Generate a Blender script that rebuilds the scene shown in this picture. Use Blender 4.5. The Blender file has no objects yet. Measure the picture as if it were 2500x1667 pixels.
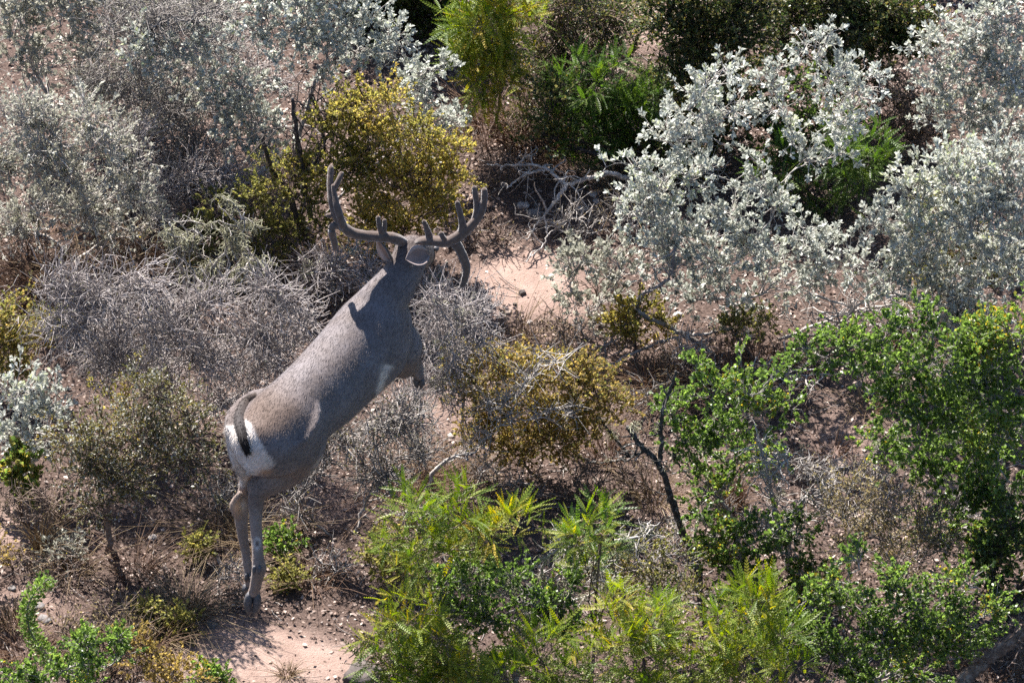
import bpy, math, random
import numpy as np
from mathutils import Vector, Matrix, noise as mnoise
from mathutils.bvhtree import BVHTree

# ------------------------------------------------------------------ camera, sky, sun, exposure
SC = bpy.context.scene
COL = SC.collection
PITCH = math.radians(36.0)          # the helicopter looks down at the brush
DIST = 45.0
PXM = 580.0                         # photograph pixels per metre at the middle of the picture
W0, H0 = 2500.0, 1667.0
CAM = np.array([0.0, -DIST*math.cos(PITCH), DIST*math.sin(PITCH)])
FWD = np.array([0.0, math.cos(PITCH), -math.sin(PITCH)])
UPV = np.array([0.0, math.sin(PITCH), math.cos(PITCH)])
RGT = np.array([1.0, 0.0, 0.0])
cam_d = bpy.data.cameras.new('camera')
cam_d.sensor_width = 36.0
cam_d.lens = 36.0*DIST/(W0/PXM)
cam_d.clip_start = 0.5
cam_d.clip_end = 3000.0
cam = bpy.data.objects.new('camera', cam_d)
cam.location = CAM
cam.rotation_euler = (math.radians(90.0)-PITCH, 0.0, 0.0)
COL.objects.link(cam)
SC.camera = cam

SUN_EL, SUN_AZ = math.radians(47.0), math.radians(23.0)   # beyond the brush and a little to the left
world = bpy.data.worlds.new('World')
SC.world = world
world.use_nodes = True
wn = world.node_tree
wn.nodes.clear()
sky_n = wn.nodes.new('ShaderNodeTexSky')
sky_n.sky_type = 'NISHITA'
sky_n.sun_disc = False
sky_n.ozone_density = 7.0
sky_n.sun_elevation = SUN_EL
sky_n.sun_rotation = -SUN_AZ
bg_n = wn.nodes.new('ShaderNodeBackground')
bg_n.inputs['Strength'].default_value = 0.056
out_n = wn.nodes.new('ShaderNodeOutputWorld')
wn.links.new(sky_n.outputs['Color'], bg_n.inputs['Color'])
wn.links.new(bg_n.outputs['Background'], out_n.inputs['Surface'])
sun_d = bpy.data.lights.new('sun', 'SUN')
sun_d.energy = 5.0
sun_d.angle = math.radians(0.53)
sun_d.color = (1.0, 0.95, 0.90)
sun = bpy.data.objects.new('sun', sun_d)
TO_SUN = Vector((-math.sin(SUN_AZ)*math.cos(SUN_EL), math.cos(SUN_AZ)*math.cos(SUN_EL), math.sin(SUN_EL)))
sun.rotation_euler = TO_SUN.to_track_quat('Z', 'Y').to_euler()
sun.location = (-8, 20, 25)
COL.objects.link(sun)
SC.view_settings.view_transform = 'Standard'
SC.view_settings.look = 'None'
SC.view_settings.exposure = 1.85
SC.view_settings.gamma = 1.0
SC.view_settings.use_curve_mapping = False
SC.cycles.use_denoising = False
SC.render.filter_size = 1.2
SC.cycles.max_bounces = 6
SC.cycles.transparent_max_bounces = 4
SC.cycles.diffuse_bounces = 2
SC.cycles.glossy_bounces = 2
SC.cycles.transmission_bounces = 3

# ------------------------------------------------------------------ helpers
def ray(px, py):
    d = FWD*DIST + RGT*((px-W0/2)/PXM) - UPV*((py-H0/2)/PXM)
    return d/np.linalg.norm(d)
def P(px, py, z=0.0):
    """the point at height z that the photograph shows at this pixel"""
    d = ray(px, py)
    return CAM + d*((z-CAM[2])/d[2])
def PY(px, py, y):
    """the point at distance y along the ground axis that the photograph shows at this pixel"""
    d = ray(px, py)
    return CAM + d*((y-CAM[1])/d[1])
def project(pts):
    q = np.asarray(pts) - CAM
    dep = q @ FWD
    return np.stack([(q @ RGT)/dep*DIST*PXM + W0/2, H0/2 - (q @ UPV)/dep*DIST*PXM], -1)

def unit(v):
    v = np.asarray(v, float)
    n = np.linalg.norm(v, axis=-1, keepdims=True)
    return v/np.maximum(n, 1e-9)

def mesh_from(name, verts, faces, mat=None, smooth=False, attrs=None):
    """faces: an (n,k) integer array or a list of such arrays"""
    if isinstance(faces, np.ndarray):
        faces = [faces]
    faces = [np.asarray(f) for f in faces if len(f)]
    me = bpy.data.meshes.new(name)
    verts = np.asarray(verts, np.float32)
    me.vertices.add(len(verts))
    me.vertices.foreach_set('co', verts.ravel())
    idx = np.concatenate([f.ravel() for f in faces]).astype(np.int32)
    cnt = np.concatenate([np.full(len(f), f.shape[1], np.int32) for f in faces])
    me.loops.add(len(idx))
    me.loops.foreach_set('vertex_index', idx)
    me.polygons.add(len(cnt))
    st = np.zeros(len(cnt), np.int32)
    st[1:] = np.cumsum(cnt)[:-1]
    me.polygons.foreach_set('loop_start', st)
    if smooth:
        me.polygons.foreach_set('use_smooth', np.ones(len(cnt), bool))
    me.update(calc_edges=True)
    for k, v in (attrs or {}).items():
        v = np.asarray(v, np.float32)
        if v.ndim == 1:
            a = me.attributes.new(k, 'FLOAT', 'POINT')
            a.data.foreach_set('value', v)
        else:
            a = me.attributes.new(k, 'FLOAT_COLOR', 'POINT')
            if v.shape[1] == 3:
                v = np.concatenate([v, np.ones((len(v), 1), np.float32)], 1)
            a.data.foreach_set('color', v.ravel())
    if mat:
        me.materials.append(mat)
    return me

def obj(name, me, parent=None, loc=None):
    o = bpy.data.objects.new(name, me)
    COL.objects.link(o)
    if parent is not None:
        o.parent = parent
        # meshes are written in world metres; the parent Empty sits at the thing's foot
        o.matrix_parent_inverse = Matrix.Translation(parent.location).inverted()
    elif loc is not None:
        o.location = loc
    return o
def empty(name, loc):
    o = bpy.data.objects.new(name, None)
    o.empty_display_size = 0.1
    o.location = loc
    COL.objects.link(o)
    return o
def tag(o, label=None, cat=None, group=None, kind=None):
    if label: o['label'] = label
    if cat: o['category'] = cat
    if group: o['group'] = group
    if kind: o['kind'] = kind
    return o

def catmull(pts, n):
    """resample control points (k,d) smoothly to n points"""
    p = np.asarray(pts, float)
    k = len(p)
    if k == 2:
        t = np.linspace(0, 1, n)[:, None]
        return p[0]*(1-t) + p[1]*t
    q = np.concatenate([[2*p[0]-p[1]], p, [2*p[-1]-p[-2]]])
    t = np.linspace(0, k-1-1e-6, n)
    i = t.astype(int)
    f = (t-i)[:, None]
    a, b, c, d = q[i], q[i+1], q[i+2], q[i+3]
    return 0.5*((2*b) + (-a+c)*f + (2*a-5*b+4*c-d)*f**2 + (-a+3*b-3*c+d)*f**3)

def tubes(Pp, R, sides=4, cap=False):
    """Pp (N,n,3) centre lines, R (N,n) radii -> verts, faces"""
    N, n, _ = Pp.shape
    T = np.empty_like(Pp)
    T[:, 1:-1] = Pp[:, 2:]-Pp[:, :-2]
    T[:, 0] = Pp[:, 1]-Pp[:, 0]
    T[:, -1] = Pp[:, -1]-Pp[:, -2]
    T = unit(T)
    ref = np.where(np.abs(T[:, :1, 2:3]) > 0.8, np.array([1.0, 0, 0]), np.array([0, 0, 1.0]))
    ref = np.broadcast_to(ref, T.shape)
    A = unit(np.cross(T, ref))
    B = np.cross(T, A)
    ang = np.arange(sides)*2*np.pi/sides
    V = Pp[:, :, None, :] + R[:, :, None, None]*(A[:, :, None, :]*np.cos(ang)[None, None, :, None] + B[:, :, None, :]*np.sin(ang)[None, None, :, None])
    V = V.reshape(-1, 3)
    base = (np.arange(N)[:, None, None]*n + np.arange(n-1)[None, :, None])*sides
    j = np.arange(sides)[None, None, :]
    j2 = (j+1) % sides
    F = np.stack([base+j, base+j2, base+sides+j2, base+sides+j], -1).reshape(-1, 4)
    fs = [F]
    if cap:
        e0 = (np.arange(N)*n)[:, None]*sides + np.arange(sides)[None, ::-1]
        e1 = (np.arange(N)*n+n-1)[:, None]*sides + np.arange(sides)[None, :]
        fs += [e0, e1]
    return V, fs

# ------------------------------------------------------------------ materials
def new_mat(name):
    m = bpy.data.materials.new(name)
    m.use_nodes = True
    m.node_tree.nodes.clear()
    return m, m.node_tree
def nd(t, typ, **kw):
    n = t.nodes.new(typ)
    for k, v in kw.items():
        if k.startswith('i_'):
            n.inputs[k[2:].replace('_', ' ')].default_value = v
        else:
            setattr(n, k, v)
    return n
def ramp(t, stops, fac=None, interp='LINEAR'):
    r = t.nodes.new('ShaderNodeValToRGB')
    r.color_ramp.interpolation = interp
    el = r.color_ramp.elements
    while len(el) < len(stops):
        el.new(0.5)
    for e, (p, c) in zip(el, stops):
        e.position = p
        e.color = (*c, 1.0)
    if fac is not None:
        t.links.new(fac, r.inputs['Fac'])
    return r
# ------------------------------------------------------------------ ground
_lat = {}
def vnoise(x, y, seed=0):
    """smooth value noise on a lattice, vectorised, 0..1"""
    if seed not in _lat:
        _lat[seed] = np.random.default_rng(1000+seed).random((256, 256))
    L = _lat[seed]
    xi = np.floor(x).astype(int); yi = np.floor(y).astype(int)
    fx = x-xi; fy = y-yi
    fx = fx*fx*(3-2*fx); fy = fy*fy*(3-2*fy)
    a = L[xi % 256, yi % 256]; b = L[(xi+1) % 256, yi % 256]
    c = L[xi % 256, (yi+1) % 256]; d = L[(xi+1) % 256, (yi+1) % 256]
    return (a*(1-fx)+b*fx)*(1-fy) + (c*(1-fx)+d*fx)*fy
def fbm(x, y, sc, oc=4, seed=0):
    v = 0; amp = .5
    for o in range(oc):
        v = v + amp*vnoise(x*sc+17.3*o, y*sc-9.1*o, seed+o)
        sc *= 2.07; amp *= .55
    return v
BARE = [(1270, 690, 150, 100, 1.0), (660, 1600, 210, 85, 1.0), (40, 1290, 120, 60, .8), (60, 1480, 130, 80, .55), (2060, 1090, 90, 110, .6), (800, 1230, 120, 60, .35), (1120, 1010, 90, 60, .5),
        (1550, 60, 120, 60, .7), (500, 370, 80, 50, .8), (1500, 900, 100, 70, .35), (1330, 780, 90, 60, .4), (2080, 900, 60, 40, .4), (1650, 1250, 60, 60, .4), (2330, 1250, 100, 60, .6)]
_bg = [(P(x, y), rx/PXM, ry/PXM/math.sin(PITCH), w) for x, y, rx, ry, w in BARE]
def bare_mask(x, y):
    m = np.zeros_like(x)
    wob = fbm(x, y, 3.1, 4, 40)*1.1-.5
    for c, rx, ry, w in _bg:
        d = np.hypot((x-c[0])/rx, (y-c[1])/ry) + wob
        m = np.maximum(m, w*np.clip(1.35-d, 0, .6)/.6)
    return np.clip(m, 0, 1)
def ground_z(x, y):
    x = np.asarray(x, float); y = np.asarray(y, float)
    fade = np.clip((9-np.hypot(x, y))/4, 0, 1)
    return fade*((fbm(x, y, .8, 3, 3)-.45)*.07 + (fbm(x, y, 9.0, 4, 9)-.45)*.030*(1-.55*bare_mask(x, y)))
def ground_axis(lo, hi, step):
    a = np.arange(lo, hi+1e-6, step)
    g = step*np.cumsum(1.42**np.arange(1, 27))
    return np.concatenate([(lo-g)[::-1], a, hi+g])
xs = ground_axis(-3.3, 3.3, .030)
ys = ground_axis(-4.4, 5.6, .042)
GX, GY = np.meshgrid(xs, ys, indexing='ij')
GZ = ground_z(GX, GY)
nx_, ny_ = GX.shape
ii = np.arange(nx_*ny_).reshape(nx_, ny_)
GF = np.stack([ii[:-1, :-1], ii[1:, :-1], ii[1:, 1:], ii[:-1, 1:]], -1).reshape(-1, 4)
def soil_material():
    m, t = new_mat('soil')
    out = nd(t, 'ShaderNodeOutputMaterial')
    b = nd(t, 'ShaderNodeBsdfPrincipled')
    b.inputs['Roughness'].default_value = .95
    b.inputs['Specular IOR Level'].default_value = .1
    at = nd(t, 'ShaderNodeAttribute', attribute_name='bare')
    tc = nd(t, 'ShaderNodeTexCoord')
    n1 = nd(t, 'ShaderNodeTexNoise', i_Scale=7.0, i_Detail=8.0, i_Roughness=.7)
    n2 = nd(t, 'ShaderNodeTexNoise', i_Scale=90.0, i_Detail=6.0, i_Roughness=.75)
    v = nd(t, 'ShaderNodeTexVoronoi', i_Scale=75.0)
    for n in (n1, n2, v):
        t.links.new(tc.outputs['Object'], n.inputs['Vector'])
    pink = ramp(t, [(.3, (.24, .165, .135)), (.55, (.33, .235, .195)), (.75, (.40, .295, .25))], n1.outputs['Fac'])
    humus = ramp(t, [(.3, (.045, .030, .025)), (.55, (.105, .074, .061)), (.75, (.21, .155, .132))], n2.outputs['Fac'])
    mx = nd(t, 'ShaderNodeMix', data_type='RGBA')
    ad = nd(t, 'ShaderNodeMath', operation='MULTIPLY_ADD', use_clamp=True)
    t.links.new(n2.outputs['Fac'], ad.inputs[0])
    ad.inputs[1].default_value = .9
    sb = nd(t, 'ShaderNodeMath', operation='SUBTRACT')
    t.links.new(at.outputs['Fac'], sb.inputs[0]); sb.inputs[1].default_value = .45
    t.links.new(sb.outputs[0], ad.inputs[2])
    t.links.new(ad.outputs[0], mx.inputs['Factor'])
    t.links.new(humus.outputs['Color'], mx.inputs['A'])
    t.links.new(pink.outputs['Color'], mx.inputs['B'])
    sp = ramp(t, [(.0, (.45, .42, .40)), (.16, (1, 1, 1))], v.outputs['Distance'])
    mm = nd(t, 'ShaderNodeMix', data_type='RGBA', blend_type='MULTIPLY')
    mm.inputs['Factor'].default_value = .55
    t.links.new(mx.outputs['Result'], mm.inputs['A'])
    t.links.new(sp.outputs['Color'], mm.inputs['B'])
    t.links.new(mm.outputs['Result'], b.inputs['Base Color'])
    bp = nd(t, 'ShaderNodeBump', i_Strength=.9, i_Distance=.012)
    t.links.new(n2.outputs['Fac'], bp.inputs['Height'])
    t.links.new(bp.outputs['Normal'], b.inputs['Normal'])
    t.links.new(b.outputs['BSDF'], out.inputs['Surface'])
    return m
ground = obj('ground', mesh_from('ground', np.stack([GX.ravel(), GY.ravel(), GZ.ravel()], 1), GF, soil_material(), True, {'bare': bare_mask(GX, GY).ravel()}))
tag(ground, kind='structure')
# ------------------------------------------------------------------ the buck
def fur_material():
    m, t = new_mat('fur')
    out = nd(t, 'ShaderNodeOutputMaterial')
    b = nd(t, 'ShaderNodeBsdfPrincipled')
    b.inputs['Roughness'].default_value = 0.72
    b.inputs['Specular IOR Level'].default_value = 0.22
    b.inputs['Sheen Weight'].default_value = 0.12
    b.inputs['Sheen Roughness'].default_value = 0.45
    at = nd(t, 'ShaderNodeAttribute', attribute_name='fur')
    tc = nd(t, 'ShaderNodeTexCoord')
    n1 = nd(t, 'ShaderNodeTexNoise', i_Scale=300.0, i_Detail=3.0)
    n2 = nd(t, 'ShaderNodeTexNoise', i_Scale=55.0, i_Detail=3.0)
    n3 = nd(t, 'ShaderNodeTexNoise', i_Scale=9.0, i_Detail=2.0)
    mp = nd(t, 'ShaderNodeMapping')
    mp.inputs['Rotation'].default_value = (0, 0, math.radians(-55))
    mp.inputs['Scale'].default_value = (.32, 1.0, 1.0)
    t.links.new(tc.outputs['Object'], mp.inputs['Vector'])
    t.links.new(mp.outputs['Vector'], n1.inputs['Vector'])
    for n in (n2, n3):
        t.links.new(tc.outputs['Object'], n.inputs['Vector'])
    r1 = ramp(t, [(0.3, (0.84, 0.83, 0.82)), (0.7, (1.16, 1.16, 1.16))], n1.outputs['Fac'])
    r2 = ramp(t, [(0.3, (0.90, 0.88, 0.87)), (0.7, (1.10, 1.10, 1.11))], n2.outputs['Fac'])
    r3 = ramp(t, [(0.3, (0.84, 0.79, 0.74)), (0.7, (1.10, 1.11, 1.13))], n3.outputs['Fac'])
    x = at.outputs['Color']
    for r in (r1, r2, r3):
        mx = nd(t, 'ShaderNodeMix', data_type='RGBA', blend_type='MULTIPLY')
        mx.inputs['Factor'].default_value = 1.0
        t.links.new(x, mx.inputs['A'])
        t.links.new(r.outputs['Color'], mx.inputs['B'])
        x = mx.outputs['Result']
    t.links.new(x, b.inputs['Base Color'])
    ad = nd(t, 'ShaderNodeMath', operation='ADD')
    t.links.new(n1.outputs['Fac'], ad.inputs[0])
    t.links.new(n2.outputs['Fac'], ad.inputs[1])
    bp = nd(t, 'ShaderNodeBump', i_Strength=0.35, i_Distance=0.003)
    t.links.new(ad.outputs[0], bp.inputs['Height'])
    t.links.new(bp.outputs['Normal'], b.inputs['Normal'])
    t.links.new(b.outputs['BSDF'], out.inputs['Surface'])
    return m
M_FUR = fur_material()

def plain_material(name, stops, scale=30.0, rough=0.7, bump=0.3, bscale=None, spec=0.3):
    m, t = new_mat(name)
    out = nd(t, 'ShaderNodeOutputMaterial')
    b = nd(t, 'ShaderNodeBsdfPrincipled')
    b.inputs['Roughness'].default_value = rough
    b.inputs['Specular IOR Level'].default_value = spec
    tc = nd(t, 'ShaderNodeTexCoord')
    n1 = nd(t, 'ShaderNodeTexNoise', i_Scale=scale, i_Detail=5.0, i_Roughness=0.65)
    t.links.new(tc.outputs['Object'], n1.inputs['Vector'])
    r = ramp(t, stops, n1.outputs['Fac'])
    t.links.new(r.outputs['Color'], b.inputs['Base Color'])
    n2 = nd(t, 'ShaderNodeTexNoise', i_Scale=bscale or scale*3, i_Detail=4.0)
    t.links.new(tc.outputs['Object'], n2.inputs['Vector'])
    bp = nd(t, 'ShaderNodeBump', i_Strength=bump, i_Distance=0.004)
    t.links.new(n2.outputs['Fac'], bp.inputs['Height'])
    t.links.new(bp.outputs['Normal'], b.inputs['Normal'])
    t.links.new(b.outputs['BSDF'], out.inputs['Surface'])
    return m

ZU = np.array([0, 0, 1.0])
def ring_loft(secs, sides=20):
    """secs: list of (centre, side vector, up vector, down scale) -> closed verts, faces"""
    V, F = [], []
    ang = np.arange(sides)*2*np.pi/sides
    for c, s, u, d in secs:
        cs, sn = np.cos(ang), np.sin(ang)
        up = np.where(sn > 0, 1.0, d)
        V.append(np.asarray(c)[None] + np.outer(cs, s) + np.outer(sn*up, u))
    V = np.concatenate(V)
    n = len(secs)
    for i in range(n-1):
        for j in range(sides):
            k = (j+1) % sides
            F.append((i*sides+j, i*sides+k, (i+1)*sides+k, (i+1)*sides+j))
    F.append(tuple(range(sides))[::-1])
    F.append(tuple((n-1)*sides+j for j in range(sides)))
    return V.tolist(), F

def limb(pts, rad, side, n=None, sides=14):
    """pts control points, rad list of (side radius, fore-aft radius); side = lateral direction"""
    pts = np.asarray(pts, float)
    rad = np.asarray(rad, float)
    n = n or len(pts)*5
    C = catmull(pts, n)
    R = np.maximum(catmull(rad, n), 0.004)
    T = np.gradient(C, axis=0)
    T = unit(T)
    secs = []
    for c, r, tt in zip(C, R, T):
        s = side - tt*np.dot(side, tt)
        s = s/np.linalg.norm(s)
        u = np.cross(s, tt)
        secs.append((c, s*r[0], u*r[1], 1.0))
    return ring_loft(secs, sides)

def build_deer():
    LIFT = 0.28                          # it is in mid leap: every hoof is off the ground
    def P(px, py, z, _P=globals()['P']):
        return _P(px, py, z+LIFT)
    Hc = P(683, 1046, 0.84)
    Cc = P(912, 830, 0.90)
    h = unit(Cc-Hc)
    lat = unit(np.cross(h, ZU))          # to the buck's right
    up = np.cross(lat, h)
    parts = []
    # torso: t, side half-width, up, down, vertical shift
    T = [(-.235, .030, .035, .05, .070, 0), (-.22, .066, .062, .11, .055, 0), (-.18, .108, .112, .145, .030, 0), (-.10, .144, .138, .175, .008, 0),
         (0.0, .164, .160, .195, .0, 0), (.08, .156, .158, .175, .0, 0), (.17, .148, .164, .176, .0, 0), (.30, .152, .170, .196, -.002, 0),
         (.45, .158, .186, .188, -.002, 0), (.56, .162, .210, .190, .0, 0), (.65, .158, .214, .20, .008, 0), (.72, .130, .185, .155, .012, 0),
         (.79, .085, .125, .09, .02, 0), (.84, .035, .06, .04, .02, 0)]
    secs = []
    for t, a, bu, bd, dz, dl in T:
        c = Hc + h*t + up*dz + lat*dl
        secs.append((c, lat*a, up*bu, bd/bu))
    # smooth the section list
    flat = np.array([np.concatenate([c, s, u, [d]]) for c, s, u, d in secs])
    fl = catmull(flat, 44)
    secs = [(r[0:3], r[3:6], r[6:9], r[9]) for r in fl]
    parts.append(ring_loft(secs, 28))
    # withers ridge and spine are rounded already; neck
    neck = [P(892, 790, 0.97), P(934, 736, 1.06), P(972, 686, 1.115), P(995, 643, 1.165), P(1004, 610, 1.205)]
    parts.append(limb(neck, [(.112, .140), (.096, .104), (.080, .088), (.072, .080), (.064, .07)], lat, 26, 22))
    # head: points away from the lens, muzzle down and a little to its right
    occ = P(1003, 614, 1.205)
    mz = unit(np.array([0.23, 0.82, -0.53]))
    hl = unit(np.cross(mz, ZU))
    hu = np.cross(hl, mz)
    hs = [(-.045, .030, .03, 0.0), (-.03, .055, .05, 0.0), (.02, .075, .066, .0), (.07, .078, .068, -.004), (.115, .072, .066, -.01), (.17, .058, .058, -.018),
          (.23, .043, .046, -.024), (.28, .038, .039, -.028), (.31, .030, .030, -.03), (.322, .012, .014, -.03)]
    secs = [(occ+mz*t+hu*d, hl*a, hu*b, 1.15) for t, a, b, d in hs]
    fl = catmull(np.array([np.concatenate([c, s, u, [d]]) for c, s, u, d in secs]), 30)
    parts.append(ring_loft([(r[0:3], r[3:6], r[6:9], r[9]) for r in fl], 20))
    # right hind leg, stretched out behind, toe still on the ground
    rh = [P(696, 1018, 0.92)+lat*0.05, P(718, 1080, 0.74)+lat*0.035, P(702, 1134, 0.61), P(664, 1174, 0.55), P(631, 1204, 0.508), P(626, 1255, 0.43), P(629, 1320, 0.335), P(632, 1366, 0.268), P(634, 1386, 0.235), P(627, 1420, 0.165), P(620, 1450, 0.10)]
    rh = [rh[0], rh[1]-FWD*.02, rh[2]-FWD*.08, rh[3]-FWD*.105]+[q-FWD*.11 for q in rh[4:]]
    parts.append(limb(rh, [(.09, .13), (.090, .132), (.078, .122), (.050, .070), (.035, .045), (.0265, .032), (.0225, .027), (.025, .028), (.029, .033), (.024, .027), (.022, .026)], lat, 60, 16))
    # point of the right hock
    parts.append(limb([q-FWD*.11 for q in (P(660, 1146, 0.58), P(632, 1166, 0.55), P(614, 1181, 0.527), P(616, 1202, 0.495), P(622, 1225, 0.46))], [(.014, .014), (.017, .019), (.018, .018), (.016, .018), (.012, .014)], lat, 16, 12))
    # left hind leg
    lh = [P(660, 1020, 0.92)-lat*0.10, P(640, 1090, 0.73)-lat*0.05, P(618, 1140, 0.60)+FWD*.05, P(604, 1190, 0.50)+FWD*.04, P(589, 1238, 0.415)+FWD*.03, P(590, 1285, 0.34)+FWD*.03, P(598, 1340, 0.255)+FWD*.03, P(605, 1385, 0.19)+FWD*.03, P(609, 1406, 0.155)+FWD*.03, P(609, 1420, 0.13)+FWD*.03, P(608, 1432, 0.11)+FWD*.03]
    parts.append(limb(lh, [(.08, .14), (.075, .13), (.050, .080), (.034, .046), (.029, .038), (.024, .029), (.019, .023), (.020, .023), (.022, .025), (.019, .022), (.018, .021)], lat, 60, 16))
    parts.append(limb([P(600, 1190, 0.51)-h*0.03, P(577, 1222, 0.455)-h*0.01, P(573, 1239, 0.425), P(583, 1264, 0.375)+FWD*.02], [(.012, .014), (.018, .022), (.021, .022), (.016, .018)], lat, 12, 12))
    # forelegs folded up under the chest
    fpts = [P(920, 800, 0.93)+lat*.05, P(958, 842, 0.81)+lat*.045, P(986, 880, 0.71)+lat*.01, P(1008, 884, 0.70)+FWD*.10, P(1018, 900, 0.66)+FWD*.06, P(1022, 915, 0.625)+FWD*.03, P(1023, 925, 0.60)+FWD*.02]
    parts.append(limb(fpts, [(.070, .090), (.072, .105), (.056, .074), (.038, .044), (.027, .030), (.024, .026), (.020, .022)], lat, 44, 14))
    fpts2 = [q-lat*.17+FWD*.03 for q in fpts]
    parts.append(limb(fpts2, [(.06, .10), (.06, .10), (.05, .07), (.036, .042), (.024, .027), (.022, .024), (.019, .021)], lat, 44, 14))
    V, F = [], []
    for v, f in parts:
        n = len(V)
        V += v
        F += [tuple(i+n for i in q) for q in f]
    me = bpy.data.meshes.new('tmp')
    me.from_pydata(V, [], F)
    tmp = bpy.data.objects.new('tmp', me)
    COL.objects.link(tmp)
    md = tmp.modifiers.new('r', 'REMESH')
    md.mode = 'VOXEL'
    md.voxel_size = 0.0095
    ms = tmp.modifiers.new('s', 'SMOOTH')
    ms.factor = 0.5
    ms.iterations = 6
    dg = bpy.context.evaluated_depsgraph_get()
    dg.update()
    body = bpy.data.meshes.new_from_object(tmp.evaluated_get(dg))
    bpy.data.objects.remove(tmp)
    nv = len(body.vertices)
    co = np.empty(nv*3, np.float32)
    body.vertices.foreach_get('co', co)
    co = co.reshape(-1, 3).astype(float)
    no = np.empty(nv*3, np.float32)
    body.vertices.foreach_get('normal', no)
    no = no.reshape(-1, 3).astype(float)
    px = project(co)
    rel = co-Hc
    tt = rel @ h
    ll = rel @ lat
    vv = rel @ up
    nup = no @ up
    # coat colours
    grey = np.array([.178, .164, .170])
    spine = np.array([.120, .082, .062])
    white = np.array([.72, .68, .64])
    tan = np.array([.27, .185, .13])
    legc = np.array([.29, .225, .19])
    col = np.tile(grey, (nv, 1))
    def mixin(c, w):
        nonlocal col
        w = np.clip(w, 0, 1)[:, None]
        col = col*(1-w) + np.asarray(c)*w
    def ss(x, a, b):
        y = np.clip((x-a)/(b-a), 0, 1)
        return y*y*(3-2*y)
    mixin(spine, ss(nup, .35, .95)*ss(vv, .02, .13)*(.30+.65*ss(-tt, -.18, .08)))
    mixin(tan, ss(-vv, .08, .17)*.5)
    # belly and armpit
    mixin(white, ss(-nup, .20, .45)*ss(tt, .0, .08)*(1-ss(tt, .55, .72))*ss(-vv, .1, .16))
    mixin(white, ss(-nup, .05, .4)*ss(tt, .40, .47)*(1-ss(tt, .56, .62))*ss(-vv, .10, .15)*.9)
    face = (no @ -FWD) > -.05
    for x_, y_, a_, b_ in ((946, 897, 13, 6), (938, 914, 9, 14), (931, 938, 7, 15), (925, 958, 6, 12)):
        mixin(white, 1.4*np.exp(-(((px[:, 0]-x_)/a_)**2+((px[:, 1]-y_)/b_)**2))*face)
    for q_ in fpts[3:]:
        mixin(np.array([.29, .225, .19]), 1.3*np.exp(-(np.linalg.norm(co-q_, axis=1)/.055)**2))
    # legs
    low = ss(-co[:, 2], -.55-LIFT, -.46-LIFT)
    mixin(legc, low*.9)
    # rump patch
    poly = np.array([(548, 1038), (550, 1070), (562, 1115), (578, 1160), (588, 1190), (600, 1184), (606, 1166), (632, 1156), (660, 1144), (672, 1131), (648, 1098), (626, 1062), (611, 1034), (600, 1024), (584, 1040)], float)
    inside = np.zeros(nv, bool)
    j = len(poly)-1
    for i in range(len(poly)):
        xi, yi = poly[i]; xj, yj = poly[j]
        c = ((yi > px[:, 1]) != (yj > px[:, 1])) & (px[:, 0] < (xj-xi)*(px[:, 1]-yi)/(yj-yi+1e-9)+xi)
        inside ^= c
        j = i
    dmin = np.full(nv, 1e9)
    for i in range(len(poly)):
        a, b2 = poly[i-1], poly[i]
        ab = b2-a
        u = np.clip(((px-a) @ ab)/(ab @ ab), 0, 1)
        dmin = np.minimum(dmin, np.linalg.norm(px-(a+u[:, None]*ab), axis=1))
    sd = np.where(inside, dmin, -dmin)
    rear = (tt < .06) & ((no @ -FWD) > -0.2) & (co[:, 2] > .5+LIFT)
    mixin(white, ss(sd, -5, 5)*rear)
    orange = np.array([.50, .30, .17])
    mixin(orange, np.exp(-((px[:, 0]-648)**2/16**2+(px[:, 1]-1150)**2/9**2))*rear*.8)
    mixin(np.array([.70, .44, .26]), 1.15*np.exp(-((px[:, 0]-582)**2/13**2+(px[:, 1]-1236)**2/15**2))*(co[:, 2] < .56+LIFT)*.85)
    mixin(np.array([.66, .58, .50]), np.exp(-((px[:, 0]-592)**2/6**2+(px[:, 1]-1232)**2/12**2))*(co[:, 2] < .56+LIFT)*.8)
    # metatarsal gland on the right cannon
    g = np.hypot((px[:, 0]-628)/7, (px[:, 1]-1326)/12)
    mixin(np.array([.55, .5, .46]), np.exp(-((g-1.0)/.35)**2)*low)
    mixin(np.array([.07, .055, .05]), np.exp(-(g/.6)**2)*low)
    # thigh edge, dark outer hair of the left thigh
    # neck: darker nape, pale throat; head brown crown
    nk = ss(tt, .72, .9)
    mixin(np.array([.075, .056, .048]), nk*ss(nup, .25, .9)*.75)
    hd = ss((co-occ) @ mz, -.01, .05)*(co[:, 2] > 1.0+LIFT)
    mixin(np.array([.150, .105, .078]), hd*.8)
    mixin(np.array([.36, .29, .24]), hd*ss((co-occ) @ hl, .045, .085)*.7)
    for k in list(body.attributes):
        pass
    col = col*np.where(col.max(1, keepdims=True) > .45, .90, .88)
    at = body.attributes.new('fur', 'FLOAT_COLOR', 'POINT')
    at.data.foreach_set('color', np.concatenate([col, np.ones((nv, 1))], 1).astype(np.float32).ravel())
    body.polygons.foreach_set('use_smooth', np.ones(len(body.polygons), bool))
    body.materials.clear()
    body.materials.append(M_FUR)
    body.name = 'body'
    root = empty('deer', tuple(map(float, P(616, 1500, 0.0))))
    tag(root, 'whitetail buck with wide velvet drop-tine antlers leaping away over the brush', 'deer')
    obj('body', body, root)
    bvh = BVHTree.FromPolygons([Vector(c) for c in co], [tuple(p.vertices) for p in body.polygons])
    def surf(x, y, off=0.0):
        d = ray(x, y)
        hit = bvh.ray_cast(Vector(CAM), Vector(d))
        return np.array(hit[0]) - d*off if hit[0] is not None else None

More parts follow.
